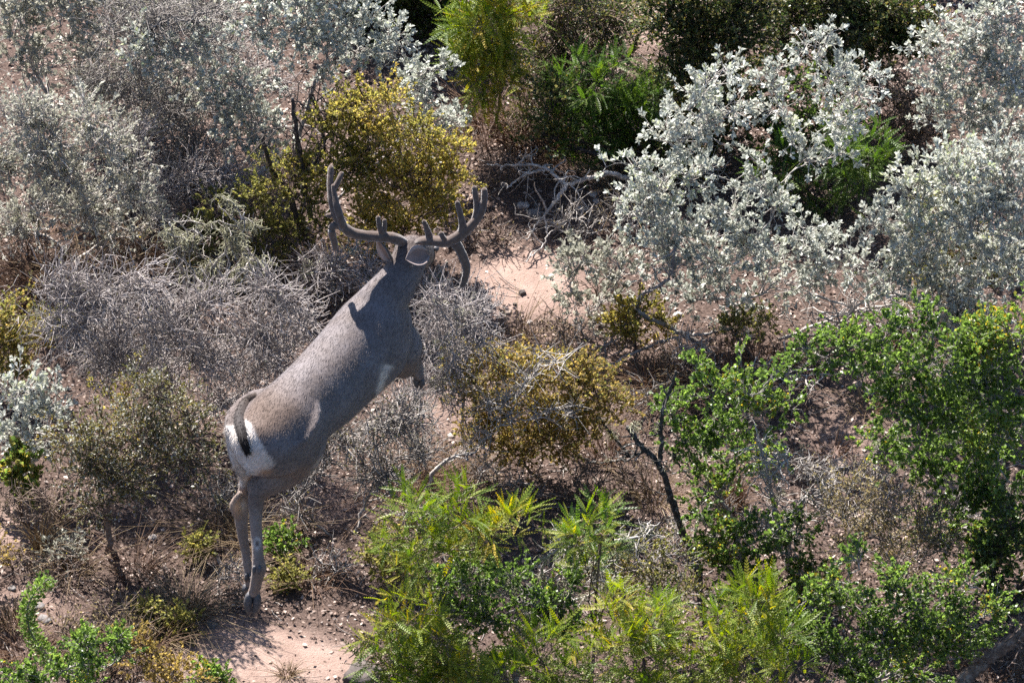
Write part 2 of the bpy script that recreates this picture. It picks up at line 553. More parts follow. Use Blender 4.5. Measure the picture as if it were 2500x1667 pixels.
    # the coat: short hairs lying back along the body, longer on the white rump
    rg = np.random.default_rng(8)
    pv = np.array([tuple(p.vertices)[:4] if len(p.vertices) == 4 else tuple(p.vertices)+(p.vertices[0],) for p in body.polygons])
    nh = 90000
    fi = rg.integers(0, len(pv), nh)
    w4 = rg.dirichlet((1, 1, 1, 1), nh)
    hp = np.einsum('nk,nkd->nd', w4, co[pv[fi]])
    hn = unit(no[pv[fi]].mean(1))
    hc = col[pv[fi]].mean(1)
    lowh = low[pv[fi[:]]].mean(1)[:, None]
    flow = (-h*.9 + np.array([0, 0, -.40]))*(1-lowh) + np.array([0, 0, -1.0])*lowh
    flow = unit(flow - hn*np.sum(flow*hn, 1)[:, None])
    whit = np.clip((hc.max(1)-.3)/.2, 0, 1)
    hd_ = unit(flow + hn*rg.uniform(.10, .42, nh)[:, None] + rg.normal(0, .16, (nh, 3)))
    hl_ = (.015*(1-lowh[:, 0]) + .007*lowh[:, 0])*(1+.7*whit)*rg.uniform(.6, 1.3, nh)
    hs_ = unit(np.cross(hd_, hn))*(.0008*rg.uniform(.7, 1.4, nh))[:, None]
    hv = np.stack([hp-hs_-hn*.001, hp+hs_-hn*.001, hp+hd_*hl_[:, None]], 1).reshape(-1, 3)
    hcol = np.repeat(hc*rg.uniform(.75, 1.28, (nh, 1)), 3, 0)
    ct = obj('coat', mesh_from('coat', hv, np.arange(nh*3).reshape(-1, 3), M_FUR, False, {'fur': hcol}), root)
    ct['kind'] = 'stuff'
    # tail
    tp = [(628, 968, -.022), (604, 984, -.012), (586, 1018, .003), (588, 1048, .012), (594, 1074, .022), (602, 1098, .026), (605, 1107, .026)]
    C = np.array([surf(x, y, o+.004) for x, y, o in tp])
    C = catmull(C, 26)
    rr = catmull(np.array([[.020, .012], [.026, .018], [.025, .018], [.022, .016], [.019, .014], [.013, .010], [.003, .003]]), 26)
    vt, ft = [], []
    secs = []
    Tn = unit(np.gradient(C, axis=0))
    for c, r, q in zip(C, rr, Tn):
        u = -FWD - q*np.dot(-FWD, q); u = u/np.linalg.norm(u)
        s = np.cross(u, q)
        secs.append((c, s*r[0], u*r[1], 1.0))
    vt, ft = ring_loft(secs, 14)
    vt = np.array(vt)
    k = np.repeat(np.linspace(0, 1, 26), 14)[:, None]
    c0, c1, c2 = np.array([.050, .034, .026]), np.array([.022, .016, .014]), np.array([.008, .007, .007])
    tc = np.where(k < .4, c0*(1-k/.4)+c1*k/.4, c1*(1-(k-.4)/.6)+c2*(k-.4)/.6)
    tm = bpy.data.meshes.new('tail')
    tm.from_pydata(vt.tolist(), [], ft)
    a = tm.attributes.new('fur', 'FLOAT_COLOR', 'POINT')
    a.data.foreach_set('color', np.concatenate([tc, np.ones((len(tc), 1))], 1).astype(np.float32).ravel())
    tm.polygons.foreach_set('use_smooth', np.ones(len(tm.polygons), bool))
    tm.materials.append(M_FUR)
    tail = obj('tail', tm, root)
    # white fringe of the tail: many fine hairs standing off its edges
    rg = np.random.default_rng(5)
    n = 900
    ii = rg.integers(1, 23, n)
    side = np.where((rg.random(n) < .72) | (ii < 13), 1.0, -1.0)
    S = np.array([s[1] for s in secs]); Uu = np.array([s[2] for s in secs])
    b0 = C[ii] + S[ii]*side[:, None]*rg.uniform(.5, .95, n)[:, None] - Uu[ii]*rg.uniform(.0, .8, n)[:, None]
    ln = rg.uniform(.012, .030, n)*(1-.4*ii/26)
    dr = unit(S[ii]*side[:, None]*14 + Tn[ii]*1.1 + rg.normal(0, .18, (n, 3)))
    pts = np.stack([b0, b0+dr*ln[:, None]*.6, b0+(dr*.8+Tn[ii]*.35)*ln[:, None]], 1)
    vv_, ff_ = tubes(pts, np.stack([np.full(n, .0016), np.full(n, .0012), np.full(n, .0004)], 1), 3)
    obj('tail_fringe', mesh_from('tail_fringe', vv_, ff_, M_WHITEHAIR, True), tail)
    n = 1500
    ii = rg.integers(1, 24, n)
    an = rg.uniform(0, 2*np.pi, n)
    off = S[ii]*np.cos(an)[:, None] + Uu[ii]*np.sin(an)[:, None]
    dr = unit(Tn[ii] + unit(off)*rg.uniform(.1, .5, n)[:, None] + rg.normal(0, .12, (n, 3)))
    sdv = unit(np.cross(dr, unit(off)))*.0009
    tip = C[ii]+off*.95+dr*(.024*rg.uniform(.5, 1.3, n))[:, None]
    tv = np.stack([C[ii]+off*.95-sdv, C[ii]+off*.95+sdv, tip], 1).reshape(-1, 3)
    thc = np.repeat(tc[ii*14]*rg.uniform(.5, 1.5, (n, 1)), 3, 0)
    th = obj('tail_hair', mesh_from('tail_hair', tv, np.arange(n*3).reshape(-1, 3), M_FUR, False, {'fur': thc}), tail)
    th['kind'] = 'stuff'
    # hooves: two toes each, sole turned to the lens on the hind feet
    def hoof(top, toe, back, w):
        """top: end of the pastern; toe: tip of the hoof; back: direction the sole faces"""
        ax = unit(toe-top)
        sd_ = unit(np.cross(ax, back))
        bk = np.cross(sd_, ax)
        L = np.linalg.norm(toe-top)
        for sg in (-1, 1):
            s2 = []
            for t_, a_, b_, o_ in ((-.12, .008, .017, .010), (.05, .0135, .022, .0125), (.4, .0145, .024, .0145), (.72, .0115, .017, .0125), (.93, .006, .009, .008), (1.0, .002, .003, .006)):
                s2.append((top+ax*t_*L+sd_*sg*o_*w-bk*(.006*t_), sd_*a_*w, bk*b_*w*.8, .85))
            v, f = ring_loft(s2, 10)
            m = bpy.data.meshes.new('hoof')
            m.from_pydata(v, [], f)
            m.polygons.foreach_set('use_smooth', np.ones(len(m.polygons), bool))
            m.materials.append(M_HOOF)
            obj('hoof', m, root)
        return sd_, bk
    tr, hr = P(620, 1450, .10)-FWD*.11, P(615, 1502, .004)-FWD*.11
    sd_, bk = hoof(tr, hr, -FWD*1.0, 1.25)
    tl = P(608, 1432, 0.11)+FWD*.03
    hoof(tl, tl+np.array([.0, .03, -.06]), -FWD, 1.1)
    for a_ in (fpts[-1], fpts2[-1]):
        hoof(a_, a_+unit(np.array([.0, .02, -.16]))*.045, np.array([0, .8, -.3]), .85)
    def dewclaw(c, ax, w):
        s2 = [(c-ax*.010, sd_*.005, bk*.005, 1), (c, sd_*.009*w, bk*.008, 1), (c+ax*.018, sd_*.008*w, bk*.007, 1), (c+ax*.03, sd_*.003, bk*.003, 1)]
        v, f = ring_loft(s2, 8)
        m = bpy.data.meshes.new('dewclaw')
        m.from_pydata(v, [], f)
        m.polygons.foreach_set('use_smooth', np.ones(len(m.polygons), bool))
        m.materials.append(M_HOOF)
        obj('dewclaw', m, root)
    axr = unit(hr-tr)
    for x in (621, 634):
        q = surf(x, 1386, .002)
        if q is not None:
            dewclaw(q, axr, 1.0)
    for x in (602, 611):
        q = surf(x, 1404, .002)
        if q is not None:
            dewclaw(q, axr, .9)

    # ears
    def ear(base, tip, inner, width, name_w=1.0):
        """base, tip points; inner = direction the hollow faces"""
        ax = tip-base
        L = np.linalg.norm(ax); ax = ax/L
        s = unit(np.cross(ax, inner))
        i_ = np.cross(s, ax); i_ = i_ if np.dot(i_, inner) > 0 else -i_
        nu, nw = 9, 9
        prof = [0.34, .62, .86, .98, 1.0, .92, .72, .42, .06]
        vo, vi = [], []
        for a in range(nu):
            t_ = a/(nu-1)
            w_ = prof[a]*width*.5
            for b_ in range(nw):
                q = (b_/(nw-1)*2-1)
                ang = q*(1.25-.55*t_)
                # rolled leaf: edges come forward around the hollow
                pnt = base + ax*L*t_ + s*np.sin(ang)*w_/np.sin(1.25-.55*t_) + i_*((1-np.cos(ang))*w_*1.0 - .006*np.sin(np.pi*t_))
                vi.append(pnt + i_*.0022)
                vo.append(pnt - i_*.0022)
        f = []
        N = nu*nw
        for a in range(nu-1):
            for b_ in range(nw-1):
                q = a*nw+b_
                f.append((q, q+1, q+nw+1, q+nw))
                f.append((N+q, N+q+nw, N+q+nw+1, N+q+1))
        for a in range(nu-1):
            q = a*nw
            f.append((q, q+nw, N+q+nw, N+q)); q += nw-1
            f.append((q+nw, q, N+q, N+q+nw))
        for b_ in range(nw-1):
            f.append((b_+1, b_, N+b_, N+b_+1)); q = (nu-1)*nw+b_
            f.append((q, q+1, N+q+1, N+q))
        m = bpy.data.meshes.new('ear')
        m.from_pydata([tuple(map(float, q)) for q in vi+vo], [], f)
        ci = []
        for a in range(nu):
            for b_ in range(nw):
                e = abs(b_/(nw-1)*2-1)
                ci.append(np.array([.24, .165, .135])*(1-e**2*.2) + np.array([.14, .14, .14])*(e > .55))
        co_ = [np.array([.12, .092, .074])]*N
        cc = np.array(ci+co_)
        at_ = m.attributes.new('fur', 'FLOAT_COLOR', 'POINT')
        at_.data.foreach_set('color', np.concatenate([cc, np.ones((len(cc), 1))], 1).astype(np.float32).ravel())
        m.polygons.foreach_set('use_smooth', np.ones(len(m.polygons), bool))
        m.materials.append(M_FUR)
        obj('ear', m, root)
    # left ear laid back and out, right ear cupped towards the lens
    ear(P(962, 640, 1.185), P(921, 583, 1.285), np.array([-.55, -.45, -.25]), .098)
    ear(P(1044, 620, 1.21)-FWD*.035, P(991, 634, 1.20)-FWD*.075, -FWD+np.array([-.25, 0, .1]), .088)
    # eyes and nose
    for sg in (-1, 1):
        c = occ + mz*.12 + hu*.018 + hl*sg*.074
        v, f = ring_loft([(c+mz*.014*np.cos(q), hl*.012*np.sin(q)+1e-5, hu*.012*np.sin(q)+1e-5, 1) for q in np.linspace(.05, 3.09, 8)], 10)
        m = bpy.data.meshes.new('eye'); m.from_pydata(v, [], f); m.materials.append(M_HOOF)
        obj('eye', m, root)
    c = occ + mz*.318 - hu*.024
    v, f = ring_loft([(c+mz*t_, hl*a_, hu*a_*.75, 1) for t_, a_ in ((-.01, .018), (.002, .02), (.008, .015), (.011, .004))], 12)
    m = bpy.data.meshes.new('nose'); m.from_pydata(v, [], f); m.materials.append(M_HOOF)
    obj('nose', m, root)

    # antlers in velvet
    def tine(pts, r0, r1, name, parent, rmid=None, n=24):
        C = catmull(np.array([P(*q) for q in pts]), n)
        k = 1-(1-np.linspace(0, 1, n))**1.7
        C = np.stack([np.interp(k, np.linspace(0, 1, n), C[:, q]) for q in range(3)], 1)
        Ln = np.linalg.norm(np.diff(C, axis=0), axis=1).sum()
        R = r0*(1-k)+r1*k if rmid is None else np.where(k < .5, r0+(rmid-r0)*k*2, rmid+(r1-rmid)*(k-.5)*2)
        R = R*(1+.10*np.array([mnoise.noise(Vector(c)*38) for c in C]))
        # rounded velvet tip
        q = np.clip((k-(1-r1*1.3/Ln))/(r1*1.3/Ln), 0, .995)
        R = R*np.sqrt(1-q*q)
        V, F = tubes(C[None], R[None], 14, True)
        V = V + np.array([mnoise.noise(Vector(v)*75)*.0014 for v in V])[:, None]*unit(V-np.repeat(C, 14, 0))
        return obj(name, mesh_from(name, V, F, M_VELVET, True), parent)
    L = tine([(996, 602, 1.215), (978, 588, 1.265), (960, 581, 1.292), (946, 579, 1.30), (899, 576, 1.315), (862, 569, 1.335), (838, 553, 1.365), (822, 528, 1.405), (811, 495, 1.455), (806, 450, 1.515), (808, 402, 1.575)], .021, .0115, 'antler', root, .0215, 60)
    tine([(838, 556, 1.36), (830, 530, 1.41), (821, 500, 1.455), (816, 473, 1.49), (813, 449, 1.525)], .019, .009, 'tine', L, .014)
    tine([(814, 462, 1.50), (823, 447, 1.525), (830, 432, 1.545), (836, 419, 1.56)], .0125, .009, 'tine', L)
    tine([(815, 520, 1.415), (806, 526, 1.41), (795, 526, 1.412)], .012, .009, 'tine', L, None, 12)
    tine([(843, 553, 1.36), (825, 549, 1.37), (810, 556, 1.365), (812, 576, 1.325), (817, 596, 1.285), (818, 612, 1.25)], .016, .0125, 'tine', L, .0145, 36)
    tine([(838, 552, 1.37), (835, 546, 1.385), (832, 537, 1.40)], .012, .008, 'tine', L, None, 12)
    tine([(938, 577, 1.305), (930, 563, 1.335), (925, 545, 1.365), (922, 526, 1.395)], .0135, .0085, 'tine', L)
    tine([(936, 574, 1.31), (938, 560, 1.335), (939, 546, 1.36), (938, 534, 1.38)], .012, .0075, 'tine', L)
    R_ = tine([(1014, 604, 1.215), (1028, 591, 1.262), (1044, 588, 1.28), (1068, 589, 1.29), (1092, 590, 1.30), (1110, 583, 1.32), (1132, 567, 1.355), (1156, 545, 1.395), (1173, 520, 1.44), (1182, 490, 1.49), (1182, 457, 1.54)], .021, .0115, 'antler', root, .023, 60)
    tine([(1126, 572, 1.345), (1129, 548, 1.39), (1123, 520, 1.435), (1115, 490, 1.485)], .018, .0095, 'tine', R_)
    tine([(1158, 543, 1.395), (1164, 515, 1.445), (1162, 485, 1.49), (1157, 453, 1.54)], .0165, .0095, 'tine', R_)
    tine([(1049, 590, 1.28), (1046, 570, 1.315), (1040, 553, 1.345), (1033, 537, 1.375)], .017, .008, 'tine', R_)
    tine([(1097, 594, 1.295), (1088, 587, 1.31), (1080, 577, 1.33), (1075, 564, 1.35)], .0135, .009, 'tine', R_)
    tine([(1106, 586, 1.31), (1120, 606, 1.275), (1131, 628, 1.235), (1139, 655, 1.185), (1135, 680, 1.135), (1127, 702, 1.095)], .0205, .012, 'tine', R_, .018, 36)
    return root

M_VELVET = plain_material('velvet', [(0.3, (.085, .060, .047)), (0.7, (.155, .115, .095))], 60.0, .85, .5, 900.0, .15)
def _vel():
    b = [n for n in M_VELVET.node_tree.nodes if n.type == 'BSDF_PRINCIPLED'][0]
    b.inputs['Sheen Weight'].default_value = 0.6
    b.inputs['Sheen Roughness'].default_value = 0.35
_vel()
M_HOOF = plain_material('hoof', [(0.3, (.045, .042, .045)), (0.7, (.12, .115, .12))], 120.0, .5, .4, 300.0, .4)
M_WHITEHAIR = plain_material('white_hair', [(0.3, (.6, .56, .53)), (0.7, (.7, .67, .64))], 60.0, .7, .0, 300.0, .2)
build_deer()
# ------------------------------------------------------------------ plant materials
def leaf_material(name, stops, trans=.4, rough=.45, spec=.35, tsat=1.25):
    m, t = new_mat(name)
    out = nd(t, 'ShaderNodeOutputMaterial')
    at = nd(t, 'ShaderNodeAttribute', attribute_name='var')
    r = ramp(t, stops, at.outputs['Fac'])
    b = nd(t, 'ShaderNodeBsdfPrincipled')
    b.inputs['Roughness'].default_value = rough
    b.inputs['Specular IOR Level'].default_value = spec
    t.links.new(r.outputs['Color'], b.inputs['Base Color'])
    tr = nd(t, 'ShaderNodeBsdfTranslucent')
    hs = nd(t, 'ShaderNodeHueSaturation', i_Saturation=tsat, i_Value=1.5)
    t.links.new(r.outputs['Color'], hs.inputs['Color'])
    t.links.new(hs.outputs['Color'], tr.inputs['Color'])
    mx = nd(t, 'ShaderNodeMixShader')
    mx.inputs[0].default_value = trans
    t.links.new(b.outputs['BSDF'], mx.inputs[1])
    t.links.new(tr.outputs['BSDF'], mx.inputs[2])
    t.links.new(mx.outputs['Shader'], out.inputs['Surface'])
    return m
LM = {
 'silver': leaf_material('silver_leaf', [(0, (.29, .305, .255)), (.35, (.40, .415, .36)), (.8, (.56, .57, .515)), (1, (.42, .46, .25))], .30, .42, .5, 1.1),
 'silver2': leaf_material('dusty_leaf', [(0, (.22, .22, .165)), (.5, (.345, .34, .28)), (1, (.47, .455, .375))], .30, .5, .4, 1.1),
 'green': leaf_material('green_leaf', [(0, (.060, .098, .022)), (.45, (.125, .195, .040)), (.85, (.195, .285, .058)), (.97, (.27, .30, .06)), (1, (.42, .31, .04))], .52, .38, .5, 1.05),
 'dark': leaf_material('dark_leaf', [(0, (.028, .050, .014)), (.6, (.055, .085, .022)), (1, (.105, .13, .03))], .35, .4, .45, 1.1),
 'yellow': leaf_material('yellowing_leaf', [(0, (.13, .135, .032)), (.4, (.25, .23, .05)), (.75, (.38, .30, .065)), (1, (.44, .31, .07))], .6, .5, .25, 1.0),
 'yellowgreen': leaf_material('yellow_green_leaf', [(0, (.10, .11, .032)), (.5, (.19, .19, .05)), (1, (.33, .27, .065))], .56, .5, .25, 1.0),
 'ochre': leaf_material('ochre_leaf', [(0, (.13, .105, .034)), (.35, (.235, .175, .05)), (.75, (.34, .235, .065)), (1, (.31, .26, .07))], .56, .5, .25, 1.0),
 'olive': leaf_material('olive_leaf', [(0, (.055, .055, .02)), (.5, (.12, .115, .04)), (.85, (.20, .18, .07)), (1, (.34, .24, .05))], .38, .45, .35, 1.1),
 'straw_leaf': leaf_material('tan_leaf', [(0, (.13, .10, .05)), (.5, (.24, .19, .09)), (.85, (.34, .28, .13)), (1, (.42, .34, .06))], .35, .5, .3, 1.05),
 'acacia': leaf_material('feathery_leaf', [(0, (.075, .13, .018)), (.45, (.15, .20, .026)), (.8, (.25, .265, .035)), (1, (.40, .30, .04))], .42, .5, .25, 1.15),
 'acacia_green': leaf_material('bright_feathery_leaf', [(0, (.035, .070, .013)), (.5, (.070, .125, .022)), (1, (.14, .195, .034))], .42, .45, .3, 1.15),
 'straw': leaf_material('dry_grass', [(0, (.14, .095, .055)), (.5, (.27, .195, .115)), (1, (.42, .33, .205))], .3, .6, .25, 1.0),
 'rust': leaf_material('rusty_grass', [(0, (.11, .06, .038)), (.5, (.21, .125, .078)), (1, (.32, .215, .14))], .3, .6, .25, 1.0),
 'lichen': leaf_material('lichen', [(0, (.24, .235, .16)), (.6, (.37, .36, .25)), (1, (.50, .49, .36))], .25, .8, .1, 1.0),
 'litter': leaf_material('leaf_litter', [(0, (.06, .038, .03)), (.3, (.15, .097, .074)), (.6, (.27, .19, .15)), (.85, (.44, .34, .28)), (1, (.58, .50, .44))], .12, .55, .35, 1.0),
}
def bark_material(name, a, b, c, lich=.55):
    m, t = new_mat(name)
    out = nd(t, 'ShaderNodeOutputMaterial')
    p = nd(t, 'ShaderNodeBsdfPrincipled')
    p.inputs['Roughness'].default_value = .85
    p.inputs['Specular IOR Level'].default_value = .2
    tc = nd(t, 'ShaderNodeTexCoord')
    n1 = nd(t, 'ShaderNodeTexNoise', i_Scale=45.0, i_Detail=5.0, i_Roughness=.7)
    n2 = nd(t, 'ShaderNodeTexNoise', i_Scale=160.0, i_Detail=4.0)
    t.links.new(tc.outputs['Object'], n1.inputs['Vector'])
    t.links.new(tc.outputs['Object'], n2.inputs['Vector'])
    r = ramp(t, [(.28, a), (lich-.05, b), (lich+.08, c)], n1.outputs['Fac'])
    t.links.new(r.outputs['Color'], p.inputs['Base Color'])
    bp = nd(t, 'ShaderNodeBump', i_Strength=.7, i_Distance=.003)
    t.links.new(n2.outputs['Fac'], bp.inputs['Height'])
    t.links.new(bp.outputs['Normal'], p.inputs['Normal'])
    t.links.new(p.outputs['BSDF'], out.inputs['Surface'])
    return m
BM = {
 'mauve': bark_material('mauve_bark', (.15, .125, .115), (.30, .262, .245), (.47, .43, .41)),
 'grey': bark_material('grey_bark', (.11, .095, .085), (.23, .205, .185), (.36, .335, .31)),
 'pale': bark_material('pale_bark', (.17, .15, .135), (.36, .325, .295), (.55, .52, .48)),
 'dark': bark_material('dark_bark', (.022, .018, .016), (.06, .05, .044), (.16, .145, .125), .62),
 'brown': bark_material('brown_bark', (.075, .05, .038), (.16, .115, .09), (.27, .215, .18)),
 'lichened': bark_material('lichened_bark', (.016, .014, .013), (.06, .056, .05), (.40, .39, .36), .60),
}

# ------------------------------------------------------------------ plant building blocks
def leaf_template(kind):
    if kind == 'oval':      # widest beyond the middle, folded along the midrib
        v = [(0, 0, 0), (-.5, .62, .13), (0, 1, .0), (.5, .62, .13)]
        f = [(0, 3, 2), (0, 2, 1)]
    elif kind == 'round':
        v = [(0, 0, 0), (-.55, .52, .13), (0, .96, .02), (.55, .52, .13)]
        f = [(0, 3, 2), (0, 2, 1)]
    elif kind == 'diamond':
        v = [(0, 0, 0), (-.5, .5, .12), (0, 1, -.05), (.5, .5, .12)]
        f = [(0, 3, 2), (0, 2, 1)]
    elif kind == 'frond':   # one feathery finger: a rib with leaflets both sides
        v, f = [], []
        n = 9
        for i in range(n):
            y = .06+.9*i/(n-1)
            z = -.10*y*y
            w = .115*(math.sin(math.pi*min(1, .14+.82*i/(n-1)))**.6)
            for s in (-1, 1):
                k = len(v)
                v += [(s*.004, y, z), (s*w, y+.06, z+.015), (s*w*.96, y+.125, z+.01), (s*.004, y+.062, z)]
                f.append((k, k+1, k+2, k+3) if s > 0 else (k+3, k+2, k+1, k))
        k = len(v)
        v += [(-.008, 0, 0), (.008, 0, 0), (.004, 1, -.1), (-.004, 1, -.1)]
        f.append((k, k+1, k+2, k+3))
    return np.array(v, float), np.array(f, int)
TPL = {k: leaf_template(k) for k in ('oval', 'round', 'diamond', 'frond')}

def place_leaves(kind, pos, d, nrm, L, W, var):
    """instances of a leaf written into one mesh: pos,d,nrm (N,3) L,W,var (N,)"""
    v, f = TPL[kind]
    d = unit(d)
    s = unit(np.cross(d, nrm))
    n = np.cross(s, d)
    N = len(pos)
    V = pos[:, None, :] + v[None, :, 0:1]*W[:, None, None]*s[:, None, :] + v[None, :, 1:2]*L[:, None, None]*d[:, None, :] + v[None, :, 2:3]*(L if kind == 'frond' else W)[:, None, None]*n[:, None, :]
    F = f[None] + (np.arange(N)*len(v))[:, None, None]
    return V.reshape(-1, 3), F.reshape(-1, f.shape[1]), np.repeat(var, len(v))

def rnd_dir(rg, n):
    return unit(rg.normal(size=(n, 3)))

def curve_batch(A, B, rg, n, wig, lift=0.0):
    """N smooth wiggly lines from A to B (N,3)"""
    N = len(A)
    t = np.linspace(0, 1, n)[None, :, None]
    Ln = np.linalg.norm(B-A, axis=1)[:, None, None]
    base = A[:, None]*(1-t) + B[:, None]*t
    o1 = rnd_dir(rg, N)[:, None]*np.sin(np.pi*t)*wig*Ln
    o2 = rnd_dir(rg, N)[:, None]*np.sin(2*np.pi*t+rg.uniform(0, 1, (N, 1, 1)))*wig*.5*Ln*np.sin(np.pi*t)
    o3 = rg.normal(size=(N, n, 3))*wig*.16*Ln*np.sin(np.pi*t)**.5
    base = base + o1 + o2 + o3
    base[:, :, 2] += (lift*Ln*np.sin(np.pi*t))[:, :, 0]
    return base

STY = {
 # leaf kind, leaf material, bark, leaf length, width ratio, leaves per twig, secondaries per (blob radius/0.1 m)^2, twigs per secondary, twig length, twig radius, stem radius
 'sage':     dict(leaf='oval', lm='silver', bark='pale', L=.0225, W=.50, n=15, sec=12, wisp=.22, tw=5, tl=.085, tr=.0016, sr=.016, tip=.62),
 'sage_thin': dict(leaf='oval', lm='silver2', bark='grey', L=.0195, W=.47, n=7, sec=16, tw=6, tl=.10, tr=.0017, sr=.014, tip=.5),
 'bare':     dict(leaf='diamond', lm='silver2', bark='mauve', L=.011, W=.45, n=.8, sec=27, tw=6, tl=.125, tr=.0016, sr=.013, tip=.3, ow=.1),
 'bare_pale': dict(leaf='diamond', lm='lichen', bark='pale', L=.010, W=.5, n=.5, sec=17, tw=8, tl=.11, tr=.0018, sr=.014, tip=.3, ow=.1),
 'bare_brown': dict(leaf='diamond', lm='olive', bark='brown', L=.011, W=.45, n=1.3, sec=18, tw=8, tl=.11, tr=.0018, sr=.012, tip=.3, ow=.15),
 'yellow':   dict(leaf='diamond', lm='yellow', bark='brown', L=.0140, W=.70, n=14, sec=15, tw=8, tl=.085, tr=.0012, sr=.010, tip=.25),
 'yellowgreen': dict(leaf='diamond', lm='yellowgreen', bark='brown', L=.0140, W=.70, n=13, sec=14, tw=8, tl=.085, tr=.0012, sr=.010, tip=.25),
 'ochre':    dict(leaf='diamond', lm='ochre', bark='brown', L=.0140, W=.66, n=14, sec=15, tw=8, tl=.085, tr=.0012, sr=.010, tip=.25),
 'green':    dict(leaf='round', lm='green', bark='grey', L=.0155, W=.80, n=20, sec=13, tw=6, tl=.085, tr=.0015, sr=.016, tip=.3),
 'olive':    dict(leaf='diamond', lm='olive', bark='grey', L=.0135, W=.58, n=12, sec=16, tw=7, tl=.10, tr=.0015, sr=.013, tip=.3),
 'tan':      dict(leaf='diamond', lm='straw_leaf', bark='brown', L=.0125, W=.55, n=9, sec=15, tw=7, tl=.10, tr=.0015, sr=.011, tip=.25),
 'dark':     dict(leaf='round', lm='dark', bark='dark', L=.0170, W=.66, n=15, sec=13, tw=6, tl=.10, tr=.0016, sr=.015, tip=.3),
 'acacia':   dict(leaf='frond', lm='acacia', bark='brown', L=.095, W=.70, n=5.5, sec=9, tw=4, tl=.08, tr=.0016, sr=.013, tip=.45),
 'acacia_green': dict(leaf='frond', lm='acacia_green', bark='dark', L=.09, W=.70, n=5.5, sec=9, tw=4, tl=.08, tr=.0016, sr=.014, tip=.45),
}
TRIS = [0]
def bush(name, label, style, base, blobs, seed, group=None, cat='shrub', dens=1.0, n_foot=3, mix=None, lichen=0, **ov):
    st = dict(STY[style]); st.update(ov)
    rg = np.random.default_rng(seed)
    b0 = P(base[0], base[1], 0.0)
    b0[2] = float(ground_z(b0[0], b0[1])) - .015
    root = empty(name, tuple(map(float, b0)))
    tag(root, label, cat, group)
    C, R = [], []
    for q in blobs:
        x, y, r = q[:3]
        r = r/PXM
        dy = q[3] if len(q) > 3 else rg.uniform(-.35, .35)*r
        c = PY(x, y, b0[1]+dy)
        if c[2] < .55*r+.02:
            c = P(x, y, .55*r+.02)
        C.append(c); R.append(r)
    C = np.array(C); R = np.array(R)
    order = np.argsort(np.linalg.norm(C-b0, axis=1))
    nm = 14
    mains, mrad, feet = [], [], []
    for k in range(n_foot):
        a = rg.uniform(0, 6.28)
        feet.append(b0 + np.array([math.cos(a), math.sin(a), 0])*rg.uniform(0, .05) - np.array([0, 0, .02]))
    pts_all = []
    for i in order:
        c = C[i]
        st_p, r0 = feet[rg.integers(n_foot)], st['sr']*rg.uniform(.7, 1.1)
        best = np.linalg.norm(c-st_p)*.72
        for (mp, mr) in pts_all:
            d = np.linalg.norm(mp-c, axis=1) + np.where(mp[:, 2] > c[2]+.04, 1.0, 0)
            j = int(np.argmin(d))
            if d[j] < best and 3 <= j:
                best = d[j]; st_p = mp[j]; r0 = mr[j]*.8
        mid = (st_p*.5+c*.5) + rg.normal(0, .06, 3)*np.linalg.norm(c-st_p) + np.array([0, 0, .05*np.linalg.norm(c-st_p)])
        line = catmull(np.array([st_p, st_p*.75+mid*.25+rg.normal(0, .012, 3)+np.array([0, 0, .01]), mid+rg.normal(0, .012, 3), c+rg.normal(0, .15, 3)*R[i]]), nm)
        line[1:] += rg.normal(0, .004, (nm-1, 3))
        rad = np.linspace(r0, max(r0*.42, .0028), nm)
        pts_all.append((line, rad))
        mains.append((i, line, rad))
    MP = np.array([m[1] for m in mains]); MR = np.array([m[2] for m in mains])
    # secondaries
    A, B, RA, BI = [], [], [], []
    for i, line, rad in mains:
        n2 = max(4, int(st['sec']*(R[i]/.1)**2*dens))
        u = rg.random(n2)**(1/2.4)
        u = np.where(rg.random(n2) < st.get('wisp', .14), u*rg.uniform(1.15, 1.75, n2), u)
        tgt = C[i] + rnd_dir(rg, n2)*(u*R[i])[:, None]*np.array([1, 1, .9])
        tgt[:, 2] = np.maximum(tgt[:, 2], .03)
        j = rg.integers(nm//2-1, nm, n2)
        A.append(line[j]); B.append(tgt); RA.append(rad[j]*.6); BI.append(np.full(n2, i))
    A = np.concatenate(A); B = np.concatenate(B); RA = np.concatenate(RA); BI = np.concatenate(BI)
    n2p = 5
    SP = curve_batch(A, B, rg, n2p, .13, .04)
    SR = np.minimum(RA, .0042)[:, None]*np.linspace(1, .45, n2p)[None]
    SR = np.maximum(SR, st['tr'])
    # twigs
    n3 = max(1, int(round(st['tw'])))
    N3 = len(SP)*n3
    pi_ = np.repeat(np.arange(len(SP)), n3)
    jj = rg.integers(2, n2p, N3)
    S0 = SP[pi_, jj]
    tang = unit(SP[pi_, jj]-SP[pi_, jj-1])
    outw = unit(S0 - C[BI[pi_]] + np.array([0, 0, .3])*R[BI[pi_]][:, None])
    D = unit(outw*st.get('ow', .45) + tang*.35 + rnd_dir(rg, N3)*.95 + np.array([0, 0, .18]))
    E = S0 + D*(st['tl']*rg.uniform(.45, 1.25, N3))[:, None]
    E[:, 2] = np.maximum(E[:, 2], .02)
    n3p = 3 if st['n'] < 3 else 2
    TP = curve_batch(S0, E, rg, n3p, .20, .0)
    TR = st['tr']*np.linspace(1.1, .55, n3p)[None]*rg.uniform(.8, 1.25, (N3, 1))
    V1, F1 = tubes(MP, MR, 5)
    V2, F2 = tubes(SP, SR, 3)
    V3, F3 = tubes(TP, TR, 3)
    obj('stem', mesh_from('stem', V1, F1, BM[st['bark']], True), root)
    tw = obj('twigs', mesh_from('twigs', np.concatenate([V2, V3]), [F2[0], F3[0]+len(V2)], BM[st['bark']]), root)
